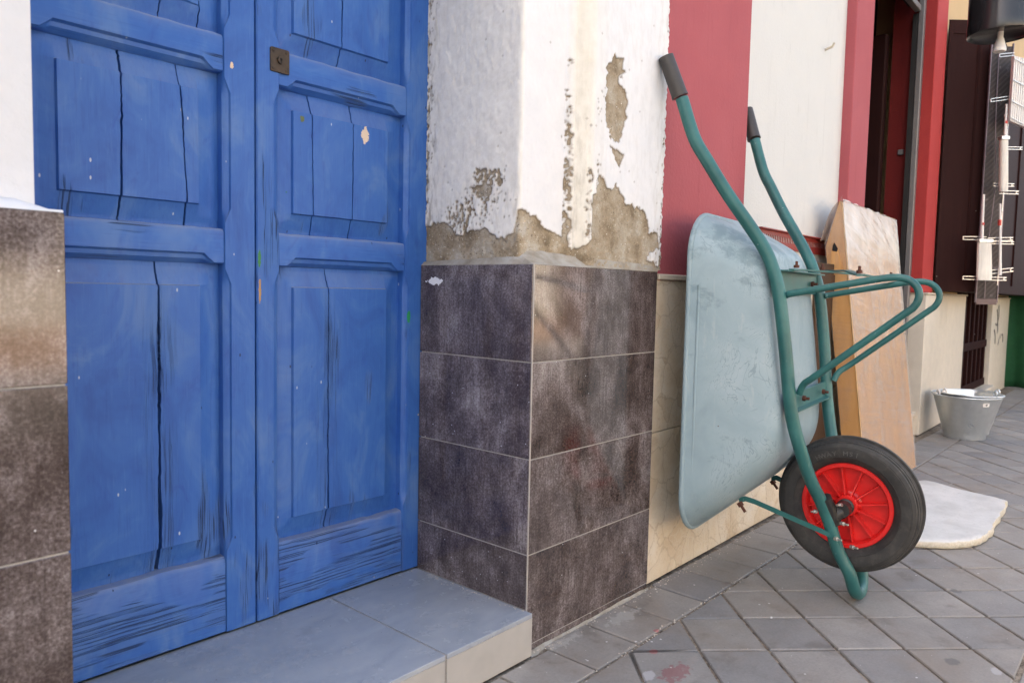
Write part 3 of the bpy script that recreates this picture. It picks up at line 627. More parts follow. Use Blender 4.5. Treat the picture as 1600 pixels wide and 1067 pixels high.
# mortar slope between tile edge and plaster
lo = [(0, .427), (0, .20), (0, .03), (0, 0), (.03, 0), (.10, 0), (.17, 0), (.21, 0), (.26, 0), (.45, 0), (.598, 0)]
hi_ = [(.014, .43, 1.020), (.012, .20, 1.026), (.010, .075, 1.028), (.018, .064, 1.034), (.045, .060, 1.046), (.10, .059, 1.048), (.172, .056, 1.044), (.205, .036, 1.038), (.262, -.001, 1.034), (.45, -.001, 1.031), (.600, -.001, 1.026)]
v = []; n = 90; tt = np.linspace(0, 1, n); ti = np.linspace(0, 1, len(lo))
for k in range(n):
    l = np.array([np.interp(tt[k], ti, [p[i] for p in lo]) for i in (0, 1)]+[1.0085]); h = np.array([np.interp(tt[k], ti, [p[i] for p in hi_]) for i in range(3)])
    h[2] += .005*float(fbm(tt[k]*22, 4.))
    for m in range(8):
        q = m/7; p = l+(h-l)*np.array([q, q, q**1.15]); p[2] += .0015*float(fbm(tt[k]*60+m, m*3.1))*(0 < m); p[:2] -= np.array([.0015, .0015])*(m == 1)
        v.append(tuple(p))
f = [(8*k+i, 8*k+i+1, 8*k+i+9, 8*k+i+8) for k in range(n-1) for i in range(7)]
MB().add(v, f).build('mortar_ledge', M_MORTAR, house, 70)

# ================================================================== STEP
st = thing('door_step', 'low grey tiled step in front of the blue door', 'step', (-.5, .2, 0))
MB().box(-1.058, -.0035, -.017, .44, 0, .1125).build('bedding', M_GROUT, st)
for x0, x1 in ((-1.058, -.3070), (-.3010, -.0015)):
    MB().box(x0, x1, -.0215, .428, .1035, .1155, .0010).build('tread_tile', M_STEP, st)
    MB().box(x0, x1+(.002 if x1 > -.1 else 0), -.0205, -.0105, .0015, .1025, .0010).build('riser_tile', M_RISER, st)

# ================================================================== DOOR LEAVES
YF = .430
def rail(x0, x1, z0, z1, mat, parent, low=True, wob=0.):
    secs = []; xs = [x0, x0+.022, x0+.034, x0+.046, x0+.06]+list(np.linspace(x0+.09, x1-.09, 8))+[x1-.06, x1-.046, x1-.034, x1-.022, x1]
    for xx in xs:
        d = min(xx-x0, x1-xx); e = min(1, max(0, (d-.022)/.026)); e = e*e*(3-2*e); c = .003+.021*e if low else .002
        jt = wob*float(fbm(xx*50, z1*31)); tb = .009+wob*2*abs(float(fbm(xx*40, z1*17)))
        secs.append([(xx, .475, z1), (xx, .452, z1+jt), (xx, YF+.008, z1-.002+jt), (xx, YF+.003, z1-tb), (xx, YF+.003, z0+c), (xx, YF+.006+.006*e, z0+c*.82), (xx, YF+.009+.004*e, z0+c*.45), (xx, YF+.010+.014*e, z0+c*.12), (xx, YF+.028, z0), (xx, .475, z0)])
    v = [p for s in secs for p in s]; f = [(10*k+i, 10*k+i+1, 10*k+i+11, 10*k+i+10) for k in range(len(xs)-1) for i in range(9)]
    f += [tuple(range(10)), tuple(10*(len(xs)-1)+i for i in range(9, -1, -1))]
    return MB().add(v, f).build('rail', mat, parent, 35)
PAN = [(.30, .988, .354, .938), (1.07, 1.42, 1.12, 1.372), (1.505, 2.12, 1.556, 2.06)]
def stile(x0, x1, side, parent):      # side: +1 panel lies at x1, -1 panel lies at x0, edge chamfer stops short of every rail
    zl = [.119]
    for (a, b, _, _) in PAN: zl += [a+.012, a+.030, a+.045, a+.06, b-.06, b-.045, b-.030, b-.012]
    zl = sorted(zl+[.7, 1.25, 1.8, 2.33]); secs = []
    for z in zl:
        e = 0
        for (a, b, _, _) in PAN:
            d = min(z-a, b-z); e = max(e, min(1, max(0, (d-.014)/.03)))
        e = e*e*(3-2*e); c = .003+.014*e; xe = x1 if side > 0 else x0; xo = x0 if side > 0 else x1; s = side
        secs.append([(xo, .475, z), (xo, YF+.003, z), (xo+s*.003, YF, z), (xe-s*c, YF, z), (xe-s*c*.85, YF+.005*e, z), (xe-s*c*.45, YF+.004+.003*e, z), (xe-s*.001, YF+.006+.006*e, z), (xe, YF+.012+.005*e, z), (xe, .475, z)])
    v = [p for s_ in secs for p in s_]; m = len(secs)
    f = [(9*k+i, 9*k+i+1, 9*k+i+10, 9*k+i+9) for k in range(m-1) for i in range(8)]+[tuple(range(9)), tuple(9*(m-1)+i for i in range(8, -1, -1))]
    return MB().add(v, f).build('stile', M_BLUE_V, parent, 35)
def boards(rx0, rx1, fx0, fx1, pn, cracks, parent):
    rz0, rz1, fz0, fz1 = pn; rx0 -= .006; rx1 += .006; rz0 -= .006; rz1 += .006
    zz = sorted(set([rz0, rz1, fz0-.0016, fz0+.0012, fz1-.0012, fz1+.0016]+list(np.linspace(rz0, rz1, int((rz1-rz0)/.0058)))))
    def cx(c, z):
        x_, w0, w1, sl = c; q = (z-rz0)/(rz1-rz0)
        return x_+sl*(q-.5)+.0032*float(fbm(z*20, x_*91, 3))+.0045*float(fbm(z*120, x_*33, 3, .7)), (w1+(w0-w1)*(1-q))*(.55+.9*abs(.5+float(fbm(z*18, x_*57, 2))))
    bnd = [None]+cracks+[None]
    for b in range(len(bnd)-1):
        L, R = bnd[b], bnd[b+1]; off = random.uniform(-.0012, .0012); tl = random.uniform(-.003, .003)
        xm0 = L[0]+.012 if L else rx0; xm1 = R[0]-.012 if R else rx1
        inner = sorted(x_ for x_ in [fx0-.0016, fx0+.0012, fx1-.0012, fx1+.0016, (rx0+fx0)/2, (rx1+fx1)/2]+list(np.linspace(rx0, rx1, 14)) if xm0+.002 < x_ < xm1-.002)
        rows = []
        for z in zz:
            l = rx0; r = rx1
            if L: c, w = cx(L, z); l = c+w/2
            if R: c, w = cx(R, z); r = c-w/2
            xs = [l]+[min(max(x_, l+.001), r-.001) for x_ in inner]+[r]; row = []
            for q, x_ in enumerate(xs):
                d = max(fx0-x_, x_-fx1, fz0-z, z-fz1)
                y = YF+.0085 if d <= 0 else YF+.0150+min(d/.045, 1)*.0150
                y += off+tl*(x_-(l+r)/2)+.0008*float(fbm(x_*30, z*8))
                if (q == 0 and L) or (q == len(xs)-1 and R): y += .0015
                row.append((x_, y, z))
            rows.append([(row[0][0], row[0][1]+.025, z)]+row+[(row[-1][0], row[-1][1]+.025, z)])
        n = len(rows[0]); v = [p for r_ in rows for p in r_]
        f = [(n*k+i, n*k+i+1, n*k+n+i+1, n*k+n+i) for k in range(len(rows)-1) for i in range(n-1)]
        MB().add(v, f).build('board', M_BLUE_V, parent, 30)
def leaf(label, X, cr):
    d = thing('door_leaf', label, 'door', ((X[0]+X[5])/2, .45, .118), 'leaves of the blue door')
    stile(X[0], X[1], 1, d); stile(X[4], X[5], -1, d)
    rail(X[1], X[4], .118, .30, M_BLUE_W, d, False, .012); rail(X[1], X[4], .988, 1.07, M_BLUE_H, d, True, .003)
    rail(X[1], X[4], 1.42, 1.505, M_BLUE_H, d, True, .006); rail(X[1], X[4], 2.12, 2.33, M_BLUE_H, d)
    for pn, c in zip(PAN, cr): boards(X[1], X[4], X[2], X[3], pn, c, d)
    MB().box(X[0]+.004, X[5]-.004, .4765, .49, .12, 2.32).build('backing', M_GAP, d)
    return d
left = leaf('left leaf of the weathered blue door, cut off by the left tiled pier', (-1.11, -.982, -.930, -.648, -.595, -.5175), [[(-.741, .0085, .004, .002)], [(-.811, .0042, .0042, .004), (-.681, .0044, .0040, -.018)], [(-.726, .0035, .004, .0), (-.645, .003, .003, -.01)]])
right = leaf('right leaf of the weathered blue door, with the lock plate', (-.5135, -.453, -.411, -.115, -.058, .047), [[(-.305, .0058, .0042, -.002)], [(-.354, .0022, .0022, -.008), (-.231, .0046, .0040, .003)], [(-.266, .0040, .0042, .006)]])
fr = MB().box(-1.11, .048, YF, .47, 2.335, 2.42, .004).build('door_head', M_BLUE_H, house)
lk = MB().prism([(-.478, 1.449), (-.430, 1.449), (-.4285, 1.452), (-.4285, 1.503), (-.431, 1.506), (-.476, 1.506), (-.4795, 1.503), (-.4795, 1.452)], 0, .0032, .0009, T=lambda p: (p[0], YF-.0002-p[2], p[1])).build('lock_plate', simple('brown_tarnished_lock', (.050, .034, .023), .5, .5, var=.7, bump=.001, scale=60), right, 30)
MB().tube([(-.4535, YF-.0030, 1.478), (-.4535, YF-.0075, 1.478)], .0085, 16).build('keyhole_rose', lk.data.materials[0], None, 40).parent = lk
MB().tube([(-.4535, YF-.0070, 1.480), (-.4535, YF-.0079, 1.480)], .0034, 12).box(-.4552, -.4518, YF-.0079, YF-.0070, 1.469, 1.480).build('keyhole', M_GAP).parent = lk
for (sx, sz) in ((-.4715, 1.4985), (-.4365, 1.4985), (-.4715, 1.4565), (-.4365, 1.4565)):
    MB().lathe([(.0038, 0), (.0036, .0012), (.0015, .0017), (.0001, .0017)], 12, T=lambda p: (sx+p[0], YF-.0033-p[2], sz+p[1])).build('screw', lk.data.materials[0]).parent = lk

# ================================================================== NEIGHBOURING FRONT
SL = .0133
TN = lambda p: (p[0], p[1]+SL*(p[0]-.63), p[2])
nb = thing('shop_front', 'red and cream painted shop front with cream marble base right of the white house', 'building')
def nbox(name, mat, x0, x1, y0, y1, z0, z1, c=0.): return MB().box(x0, x1, y0, y1, z0, z1, c, TN).build(name, mat, nb)
nbox('red_band', M_RED, .617, 1.243, .014, .5, .98, 6.4)
nbox('cream_wall', M_CREAM, 1.2435, 2.60, .100, .5, .98, 6.4)
nbox('wall_core', M_MASONRY, .617, 2.88, .072, .5, 0, .98)
nbox('pilaster', M_RED, 2.592, 2.885, .050, .5, .985, 6.4, .004)
for x0, x1 in ((.617, 1.24), (1.243, 1.86), (1.863, 2.48), (2.483, 2.888)):
    for z0, z1 in ((.004, .497), (.4995, .984)): nbox('marble_slab', M_MARBLE, x0, x1, .012+random.uniform(0, .002), .0715, z0, z1, .0015)
nbox('stone_cap', M_CAP, .617, 2.888, .004, .102, .9855, 1.004, .003)
nbox('lintel', M_REDD, 2.886, 4.215, .031, .5, 3.3, 6.4)
nbox('jamb', M_REDD, 4.216, 4.53, .031, .148, .99, 6.4, .004); nbox('inner_jamb', M_REDSHADE, 4.217, 4.53, .1485, .30, .169, 6.4)
nbox('marble_slab', M_MARBLE_P, 4.245, 4.95, .006, .30, .004, .975, .003); nbox('marble_slab', M_MARBLE_P, 4.953, 5.672, .007, .30, .004, .975, .003)
nbox('stone_cap', M_CAP, 4.235, 5.69, -.004, .31, .9765, .989, .003)
nbox('upper_wall', M_TAN, 4.531, 5.66, .072, .5, .99, 6.4); nbox('upper_wall', M_TAN, 5.661, 7.04, .073, .5, 2.3, 6.4); nbox('upper_wall', M_TAN, 7.041, 12, .072, .5, .99, 6.4)
nbox('marble_slab', M_MARBLE_P, 7.045, 8.26, .006, .30, .004, .965, .003); nbox('stone_cap', M_CAP, 7.04, 8.28, -.004, .31, .9665, .978, .003); nbox('wall_core', M_MASONRY, 8.262, 12, .05, .5, 0, .985)
nbox('threshold', M_MARBLE_P, 2.89, 4.243, .045, .75, .0, .135); nbox('threshold_slab', M_MARBLE_P, 2.89, 4.244, .028, .8, .1365, .168, .004)
nbox('threshold', M_MARBLE_P, 5.674, 7.043, -.02, .45, 0, .10); nbox('threshold_slab', M_MARBLE_P, 5.674, 7.043, -.05, .45, .1015, .128, .004)
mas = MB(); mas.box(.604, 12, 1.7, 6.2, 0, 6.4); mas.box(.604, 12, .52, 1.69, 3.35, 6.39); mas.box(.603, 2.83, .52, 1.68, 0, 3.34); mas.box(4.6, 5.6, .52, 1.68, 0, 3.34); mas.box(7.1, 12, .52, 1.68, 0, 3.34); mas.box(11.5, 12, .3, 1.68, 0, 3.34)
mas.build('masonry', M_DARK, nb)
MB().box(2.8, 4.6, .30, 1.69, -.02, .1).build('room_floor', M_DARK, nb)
fp = nbox('frame_post', M_ALU, 4.165, 4.214, .100, .135, .17, 3.0, .004); nbox('frame_head', M_ALU, 2.89, 4.164, .12, .16, 2.86, 2.90, .004); nbox('dark_infill', M_DARK, 2.89, 4.164, .17, .2, 2.905, 3.3)  # dark sheet over the frame head stands in for unlit space
nbox('frame_gasket', M_BLACKPL, 4.165, 4.2135, .136, .168, .17, 2.85)
for y0, y1 in ((.315, .62), (.625, 1.1)): nbox('inner_door', M_BROWN, 4.13, 4.20, y0, y1, .17, 2.75, .01)
nbox('hinge_plate', M_ALU, 4.196, 4.2155, .19, .225, 1.93, 1.965, .002)
# nail in the cream wall
n_ = MB().tube([(2.30, .135, 2.130), (2.285, .085, 2.137), (2.284, .077, 2.153)], .006, 8).build('wall_hook', M_CAP, None, 40); tag(n_, 'small painted hook in the cream wall above the wheelbarrow', 'hook')
# red slotted rail on the cream wall
rr = thing('slotted_rail', 'red slotted steel rail fixed low on the cream wall behind the wheelbarrow', 'rail', (1.9, .08, 1.18))
b = MB(); b.box(1.56, 2.46, .0905, .0935, 1.205, 1.226, 0, TN); b.box(1.56, 2.46, .0905, .0935, 1.150, 1.182, 0, TN)
xx = 1.56
while xx < 2.45: b.box(xx, xx+.0075, .0907, .0933, 1.1815, 1.2055, 0, TN); xx += .020
b.build('slotted_web', M_REDMETAL, rr); MB().box(1.56, 2.46, .068, .0903, 1.2235, 1.2275, 0, TN).build('top_flange', M_REDMETAL, rr)
bd = MB().box(2.03, 2.262, -.004, .0115, .002, 1.10, .002, TN).box(2.0301, 2.2619, -.010, -.0042, .95, 1.05, .001, TN).build('brown_board', M_BROWN2); tag(bd, 'narrow dark brown board standing between the wheelbarrow and the wrapped carton', 'board')

# brown lower door beyond the doorway
bdoor = thing('brown_door', 'dark brown slatted door in the recess beyond the bucket', 'door', (6.35, .3, .128))
MB().box(5.674, 7.043, .085, .12, .13, 2.3, 0, TN).build('door_panel', M_BROWN, bdoor)
for x0 in np.linspace(5.70, 6.98, 7): MB().box(x0, x0+.05, .045, .0845, .13, 2.29, .004, TN).build('stile', M_BROWN, bdoor)
for z0, z1 in ((.13, .20), (.50, .57), (1.2, 1.27)): MB().box(5.70, 7.03, .036, .0445, z0, z1, .003, TN).build('rail', M_BROWN, bdoor)
# brown window case with an angled side
tv = Vector((.66, -.75, 0)).normalized(); H0 = Vector((4.552, .080, 0)); P1 = H0+tv*.289
case = thing('window_case', 'dark brown wooden window case hung over the marble base at the right', 'window case', (P1.x, P1.y, 1.0))
poly = [(H0.x, H0.y), (P1.x, P1.y), (8.6, P1.y+.05), (8.6, .17)]
MB().prism(poly, 1.003, 2.895).build('case_body', M_BROWN, case)
nA = Vector((-.75, -.66, 0)).normalized()
def abar(s0, s1, z0, z1, th=.008, name='stile'):
    c = [H0+tv*s0, H0+tv*s1]; v = []
    for z in (z0, z1):
        for p in c: v += [(p.x, p.y, z), (p.x+nA.x*th, p.y+nA.y*th, z)]
    f = [(0, 1, 3, 2), (4, 6, 7, 5), (0, 4, 5, 1), (2, 3, 7, 6), (0, 2, 6, 4), (1, 5, 7, 3)]
    MB().add(v, f).build(name, M_BROWN, case)
abar(.004, .028, 1.004, 2.89); abar(.222, .286, 1.004, 2.89); abar(.0285, .2215, 1.004, 1.055, name='rail'); abar(.0285, .2215, 2.80, 2.89, name='rail'); abar(.212, .2215, 1.056, 2.799, .005, 'bead'); abar(.030, .036, 1.056, 2.799, .005, 'bead')
def fbar(x0, x1, z0, z1, th=.014, name='stile'):
    y = lambda q: P1.y+.05*(q-P1.x)/(8.6-P1.x)
    v = [(x_, y(x_)-t, z) for z in (z0, z1) for x_ in (x0, x1) for t in (0, th)]
    MB().add(v, [(0, 1, 3, 2), (4, 6, 7, 5), (0, 4, 5, 1), (2, 3, 7, 6), (0, 2, 6, 4), (1, 5, 7, 3)]).build(name, M_BROWN, case)
for x0 in (4.745, 5.5, 6.5, 7.5, 8.45): fbar(x0, x0+.13, 1.004, 2.89)
for x0, x1 in ((4.876, 5.499), (5.631, 6.499), (6.631, 7.499), (7.631, 8.449)): fbar(x0, x1, 1.004, 1.075, name='rail'); fbar(x0, x1, 2.80, 2.89, name='rail'); fbar(x0+.02, x0+.05, 1.10, 2.78, .006, 'bead')
# hanging wire-cloth screen
def TP(p0):
    return lambda p: (p0[0]+tv.x*p[0]+nA.x*p[1], p0[1]+tv.y*p[0]+nA.y*p[1], p[2])
sc_ = thing('wire_screen', 'tall narrow dark wire-cloth screen beside the display hooks', 'screen', (4.72, -.16, .92)); T0 = TP((4.70, -.175))
MB().box(-.020, .130, -.003, .003, .935, 2.70, 0, T0).build('wire_cloth', M_MESHPL, sc_)
M_LILAC = simple('greyish_lilac_strip', (.20, .165, .19), .35, .3)
for s0 in (-.024, .127): MB().box(s0, s0+.007, -.006, .009, .93, 2.72, .001, T0).build('edge_strip', M_LILAC, sc_)
MB().box(-.0165, .1265, -.005, .010, .915, .955, .002, T0).build('bottom_bar', simple('mauve_bar', (.13, .085, .085), .45), sc_)
MB().tube(smooth_path([(.028, .012, 2.74), (.030, .020, 2.2), (.052, .026, 1.75), (.030, .020, 1.3), (.034, .016, .96)], 10), .0028, 6, T0).build('cord', M_LILAC, sc_)
# hooks and the brushes hanging on them
T1 = TP((4.60, -.20))
rack = thing('hook_rack', 'chromed wire rack of long hairpin hooks at the right edge', 'rack', (4.6, -.2, 1.0))
def hook(s0, s1, z, d=.012, dz=0., y=.0):
    pts = [(s1, y, z+d+dz), (s0+.01, y, z+d), (s0+.002, y, z+d*.6), (s0, y, z), (s0+.002, y, z-d*.6), (s0+.01, y, z-d), (s1, y, z-d+dz)]
    MB().tube(smooth_path(pts, 4), .0028, 6, T1).build('hook', M_WIRE, rack, 50)
hook(-.140, .02, 1.372, .010); hook(.185, .03, 1.372, .010, -.006); hook(.196, .06, 1.345, .008); hook(-.125, .05, 1.098, .010); hook(.158, .0, 1.096, .010); hook(.20, .05, 1.16, .012, -.02); hook(.205, .09, 1.69, .010); hook(.17, .045, 1.74, .009); hook(-.01, .12, 2.31, .010, .02); hook(.09, .16, 2.21, .009, .01); hook(.03, .13, 2.61, .009, .01); hook(.21, .10, 1.99, .008)
for s0 in (.125,): MB().tube([(s0, -.012, 1.05), (s0, -.012, 2.62)], .003, 6, T1).build('upright_wire', M_WIRE, rack)
def brush(lab, s0, z0, z1, w0, w1, h0, h1, sh, lean=.016):
    t = thing('brush', lab, 'brush', T1((s0, .02, z0)), 'brushes on the hooks'); v = []
    for q, ww in ((0, w1*.92), (.12, w1), (.55, (w0+w1)/2), (1, w0)):
        z = z0+(z1-z0)*q; c = s0+lean*(1-q)
        for k in range(10): a = 2*math.pi*k/10; v.append(T1((c+ww*math.copysign(abs(math.cos(a))**.5, math.cos(a)), .02+.020*math.sin(a), z)))
    MB().add(v, [(10*k+i, 10*k+(i+1) % 10, 10*k+10+(i+1) % 10, 10*k+10+i) for k in range(3) for i in range(10)]+[tuple(range(9, -1, -1)), tuple(range(30, 40))]).build('bristles', M_BRISTLE, t, 40)
    MB().tube([(sh, .02, h0), (sh-.004, .02, (h0+h1)/2), (sh-.006, .02, h1)], [.010, .007, .006], 8, T1).build('handle', M_WHITEPL, t, 40)
    MB().box(sh-.009, sh+.006, .011, .029, h0+.10, h0+.118, .002, T1).build('printed_band', M_REDPRINT, t)
    MB().box(s0-w0-.002, s0+w0+.002, -.004, .044, z1-.02, z1+.004, .003, T1).build('ferrule', M_WIRE, t)
brush('broad white brush hanging bristles down on the lowest long hooks', -.006, 1.083, 1.362, .047, .053, 1.36, 1.67, -.022)
brush('white brush hanging highest, under the slatted basket', .082, 1.69, 2.06, .026, .028, 2.05, 2.28, .092, .022)
tk = thing('brush', 'thin white long-handled brush hanging right of the broad one', 'brush', T1((.1, .02, 1.12)), 'brushes on the hooks')
MB().tube([(.088, .02, 1.61), (.104, .02, 1.36), (.119, .02, 1.12)], [.006, .0075, .010], 8, T1).build('handle', M_WHITEPL, tk, 40); MB().box(.084, .100, .01, .03, 1.46, 1.50, .002, T1).build('printed_band', M_REDPRINT, tk)
bk = thing('slat_basket', 'wire basket of white slats at the upper right edge under the black drum', 'basket', T1((.2, 0, 2.1)))
for k in range(12):
    s0 = .112+k*.0145; zt = -.030*k/12
    MB().box(s0, s0+.0118, .0, .03, 2.165+zt*2.2, 2.60+zt*1.5, .0015, T1).build('slat', M_WHITEPL, bk)
for z in (2.19, 2.30, 2.44, 2.58): MB().tube([(.108, -.008+.045, z), (.30, .037, z-.09)], .003, 6, T1).build('basket_wire', M_WIRE, bk)
# black drum with white cone
DR = Vector((3.574, -.39, 0))
dr = thing('hanging_drum', 'glossy black hanging drum with a white cone below it, top right corner', 'drum', (DR.x, DR.y, 2.4))
TD = lambda p: (DR.x+p[0], DR.y+p[1], p[2])
MB().lathe([(.001, 2.452), (.14, 2.448), (.157, 2.438), (.164, 2.432), (.166, 2.44), (.166, 2.49), (.164, 2.50), (.164, 3.2), (.12, 3.24), (.001, 3.25)], 56, TD).build('drum_body', M_DRUM, dr, 35)
MB().lathe([(.001, 2.343), (.030, 2.342), (.0335, 2.349), (.032, 2.36), (.0185, 2.412), (.015, 2.418), (.015, 2.46)], 24, TD).build('cone', M_WHITEPL, dr, 50)
MB().tube([(DR.x, DR.y, 3.24), (DR.x, DR.y, 3.55), (DR.x, .0, 3.6), (DR.x, .2, 3.6)], .012, 8).build('bracket', M_BLACKPL, dr)
# green netting
v = []; nn = 70
for k in range(nn):
    yy = .12-1.5*k/(nn-1)
    for m in range(14):
        q = m/13; z = .015+1.03*q; v.append((8.12+.045*math.sin(k*.55)*(.4+.6*(1-q))+.05*float(fbm(k*.11, q*3))+.10*(1-q)*(1-q)*max(0, math.sin(k*.23)), yy, z))
net = MB().add(v, [(14*k+i, 14*k+i+1, 14*k+i+15, 14*k+i+14) for k in range(nn-1) for i in range(13)]).build('green_netting', M_NET, None, 80); tag(net, 'dark green netting hanging in folds at the far right edge', 'netting')
s_m = net.modifiers.new('thickness', 'SOLIDIFY'); s_m.thickness = .004
# scrawl on the far marble
sw = MB()
for pts in ([(7.30, .86), (7.36, .80), (7.42, .66), (7.40, .62)], [(7.26, .72), (7.34, .70), (7.40, .74), (7.44, .80), (7.40, .90)], [(7.20, .66), (7.28, .60), (7.30, .52)], [(7.62, .56), (7.70, .60), (7.78, .58), (7.80, .52)], [(7.50, .50), (7.54, .56), (7.62, .60)]):
    sw.strip(smooth_path([TN((x_, .0045, z_)) for x_, z_ in pts], 4), (.03, 0, .012), (0, .0015, 0))
o = sw.build('sprayed_scrawl', M_SCRAWL, nb)

# ================================================================== WHEELBARROW
PSI = .110; WB = Vector((1.0, -.52, 0)); ca, sa = math.cos(PSI), math.sin(PSI)
TB = lambda p: (WB.x+ca*p[0]-sa*p[1], WB.y+sa*p[0]+ca*p[1], p[2])
wb = thing('wheelbarrow', 'teal wheelbarrow tipped up on its nose, leaning its handles on the wall', 'wheelbarrow', tuple(WB))
RT = .0192
half = [(.353, .497, 1.528), (.342, .458, 1.410), (.327, .420, 1.340), (.302, .365, 1.245), (.276, .305, 1.153), (.258, .263, 1.085), (.251, .238, 1.03), (.249, .215, .95), (.243, .190, .78), (.232, .172, .62), (.214, .156, .53), (.172, .122, .40), (.135, .095, .325), (.106, .073, .255), (.092, .045, .165), (.084, .014, .105), (.064, .002, .052), (.034, -.003, .028), (0, -.004, .0215)]
hp = smooth_path(half, 5)
full_p = [(-w, y, z) for w, y, z in hp]+[(w, y, z) for w, y, z in hp[::-1][1:]]
MB().tube(full_p, RT, 16, TB).build('frame_tube', M_TEAL, wb, 60)
for s in (-1, 1):
    g = [(.3800*s, .5415, 1.652), (.3795*s, .541, 1.650), (.3685*s, .522, 1.594), (.3575*s, .504, 1.541), (.3565*s, .5025, 1.536)]
    MB().tube(g, [.018, .0228, .0236, .0240, .0240], 18, TB).build('grip', M_GRIP, wb, 45)
    MB().tube([(.3572*s, .5035, 1.5385), (.3558*s, .5012, 1.532)], .0252, 18, TB).build('grip_collar', M_GRIP, wb, 45)
# tray
def ring(zl, zh, w, r, y, tilt=0., n=9):
    out = []; cz = [(w-r, zh-r, 0), (-(w-r), zh-r, 90), (-(w-r), zl+r, 180), (w-r, zl+r, 270)]
    for ci, (cw, czz, a0_) in enumerate(cz):
        for k in range(n):
            a = math.radians(a0_+90*k/(n-1)); ww = cw+r*math.cos(a); z = czz+r*math.sin(a); out.append((ww, y+tilt*(z-.78), z))
        # extra points along the straight side
        nx = cz[(ci+1) % 4]; a = math.radians(a0_+90); p0 = np.array([cw+r*math.cos(a), czz+r*math.sin(a)]); p1 = np.array([nx[0]+r*math.cos(a), nx[1]+r*math.sin(a)])
        for k in range(1, 6): q = p0+(p1-p0)*k/6; out.append((q[0], y+tilt*(q[1]-.78), q[1]))
    return out
tr_ = []
for t, d in ((0, 0), (.02, .03), (.15, .19), (.35, .43), (.55, .66), (.72, .835), (.82, .91), (.90, .955), (.98, .985), (1.08, 1.0), (1.3, 1.004), (1.8, 1.004)):
    zl = .195+(.50-.195)*t; zh = 1.190+(1.065-1.190)*t; w = .345+(.245-.345)*t; r = .13+(.10-.13)*min(t, 1)
    w = max(w, .05); r = min(r, w*.9); y = .456+(.222-.456)*d
    tr_.append(ring(zl, zh, w, r, y, .125*min(1, d)))
n = len(tr_[0]); v = [p for r_ in tr_ for p in r_]; f = [(n*k+i, n*k+(i+1) % n, n*k+n+(i+1) % n, n*k+n+i) for k in range(len(tr_)-1) for i in range(n)]
f.append(tuple(n*(len(tr_)-1)+i for i in range(n)))
V_ = []
for w, y, z in v: V_.append(TB((w, y+.0025*float(fbm(w*9+3, z*9)), z)))
tray = MB().add(V_, f).build('tray', M_TRAY, wb, 50); m_ = tray.modifiers.new('sheet', 'SOLIDIFY'); m_.thickness = .0025; m_.offset = 1
rim_o = MB().tube(tr_[0], .0085, 8, TB, closed=True).build('rolled_rim', M_TRAY, None, 60); rim_o.parent = tray
# pressed rib lines on the side of the tray
for off in ((-.338, .428, .40, .97), (-.279, .290, .66, .98)):
    rb = MB().tube([(off[0]+.002, off[1], off[2]), (off[0], off[1], (off[2]+off[3])/2), (off[0]+.002, off[1], off[3])], .0042, 8, TB).build('pressed_rib', M_TRAY, None, 60); rb.parent = tray
# cross plates, legs, braces
MB().box(-.232, .232, .222, .229, .950, 1.018, .001, TB).box(-.232, .232, .196, .2225, 1.016, 1.020, 0, TB).build('cross_plate', M_TEAL, wb)
MB().box(-.218, .218, .172, .179, .600, .652, .001, TB).box(-.218, .218, .152, .1725, .598, .602, 0, TB).build('cross_plate', M_TEAL, wb)
for s in (-1, 1):
    lp = [(.240*s, .195, .945), (.249*s, .170, .952), (.25*s, .02, .981), (.25*s, -.075, .998), (.25*s, -.118, .995), (.25*s, -.143, .976), (.25*s, -.151, .950), (.25*s, -.141, .922), (.25*s, -.108, .892), (.246*s, .095, .720), (.236*s, .135, .687), (.226*s, .150, .655)]
    MB().tube(smooth_path(lp, 5), .0100, 10, TB, sq=.75).build('leg', M_TEAL, wb, 60)
MB().strip([(-.185, .20, 1.022), (-.12, .165, 1.022), (.10, .055, 1.016), (.19, .012, 1.006), (.250, -.012, 1.002)], (.012, .018, 0), (0, 0, .005), TB).build('brace', M_TEAL, wb)
MB().strip([(.185, .20, 1.028), (.12, .165, 1.028), (-.10, .060, 1.022), (-.19, .020, 1.010), (-.250, -.004, 1.004)], (-.012, .018, 0), (0, 0, .005), TB).build('brace', M_TEAL, wb)
def bolt(p, ax, mat, r=.0085, l=.012):
    ax = Vector(ax).normalized(); p = Vector(p)
    MB().tube([p-ax*.002, p+ax*l*.55], r, 6, TB).tube([p+ax*l*.5, p+ax*l*1.5], r*.5, 8, TB).build('bolt', mat, wb)
for p in ((-.165, .19, 1.030), (.165, .19, 1.036), (-.244, .0, 1.012), (.244, -.008, 1.010)): bolt(p, (0, 0, 1), M_RUST)
for p in ((.135, .163, .625), (.150, .218, .985), (-.12, .163, .63)): bolt(p, (0, -1, 0), M_RUST)
for p in ((-.118, .036, .262), (-.096, .010, .190), (-.128, .050, .215)): bolt(p, (-.5, -.86, .1), M_ZINC, .0062, .016)
for p in ((-.146, .105, .292), (-.118, .040, .318)): bolt(p, (-.9, .4, .1), M_ZINC, .0062, .014)
# stays from tray nose to fork
for s in (-1, 1):
    MB().strip([(.175*s, .330, .292), (.172*s, .312, .300), (.165*s, .285, .294), (.13*s, .11, .236), (.116*s, .062, .218), (.108*s, .045, .198), (.106*s, .038, .186)], (.004*s, .002, .017), (.004, 0, 0), TB).build('stay', M_TEAL, wb)
    bolt((.178*s, .328, .285), (0, -.6, -.8), M_RUST, .010, .022)
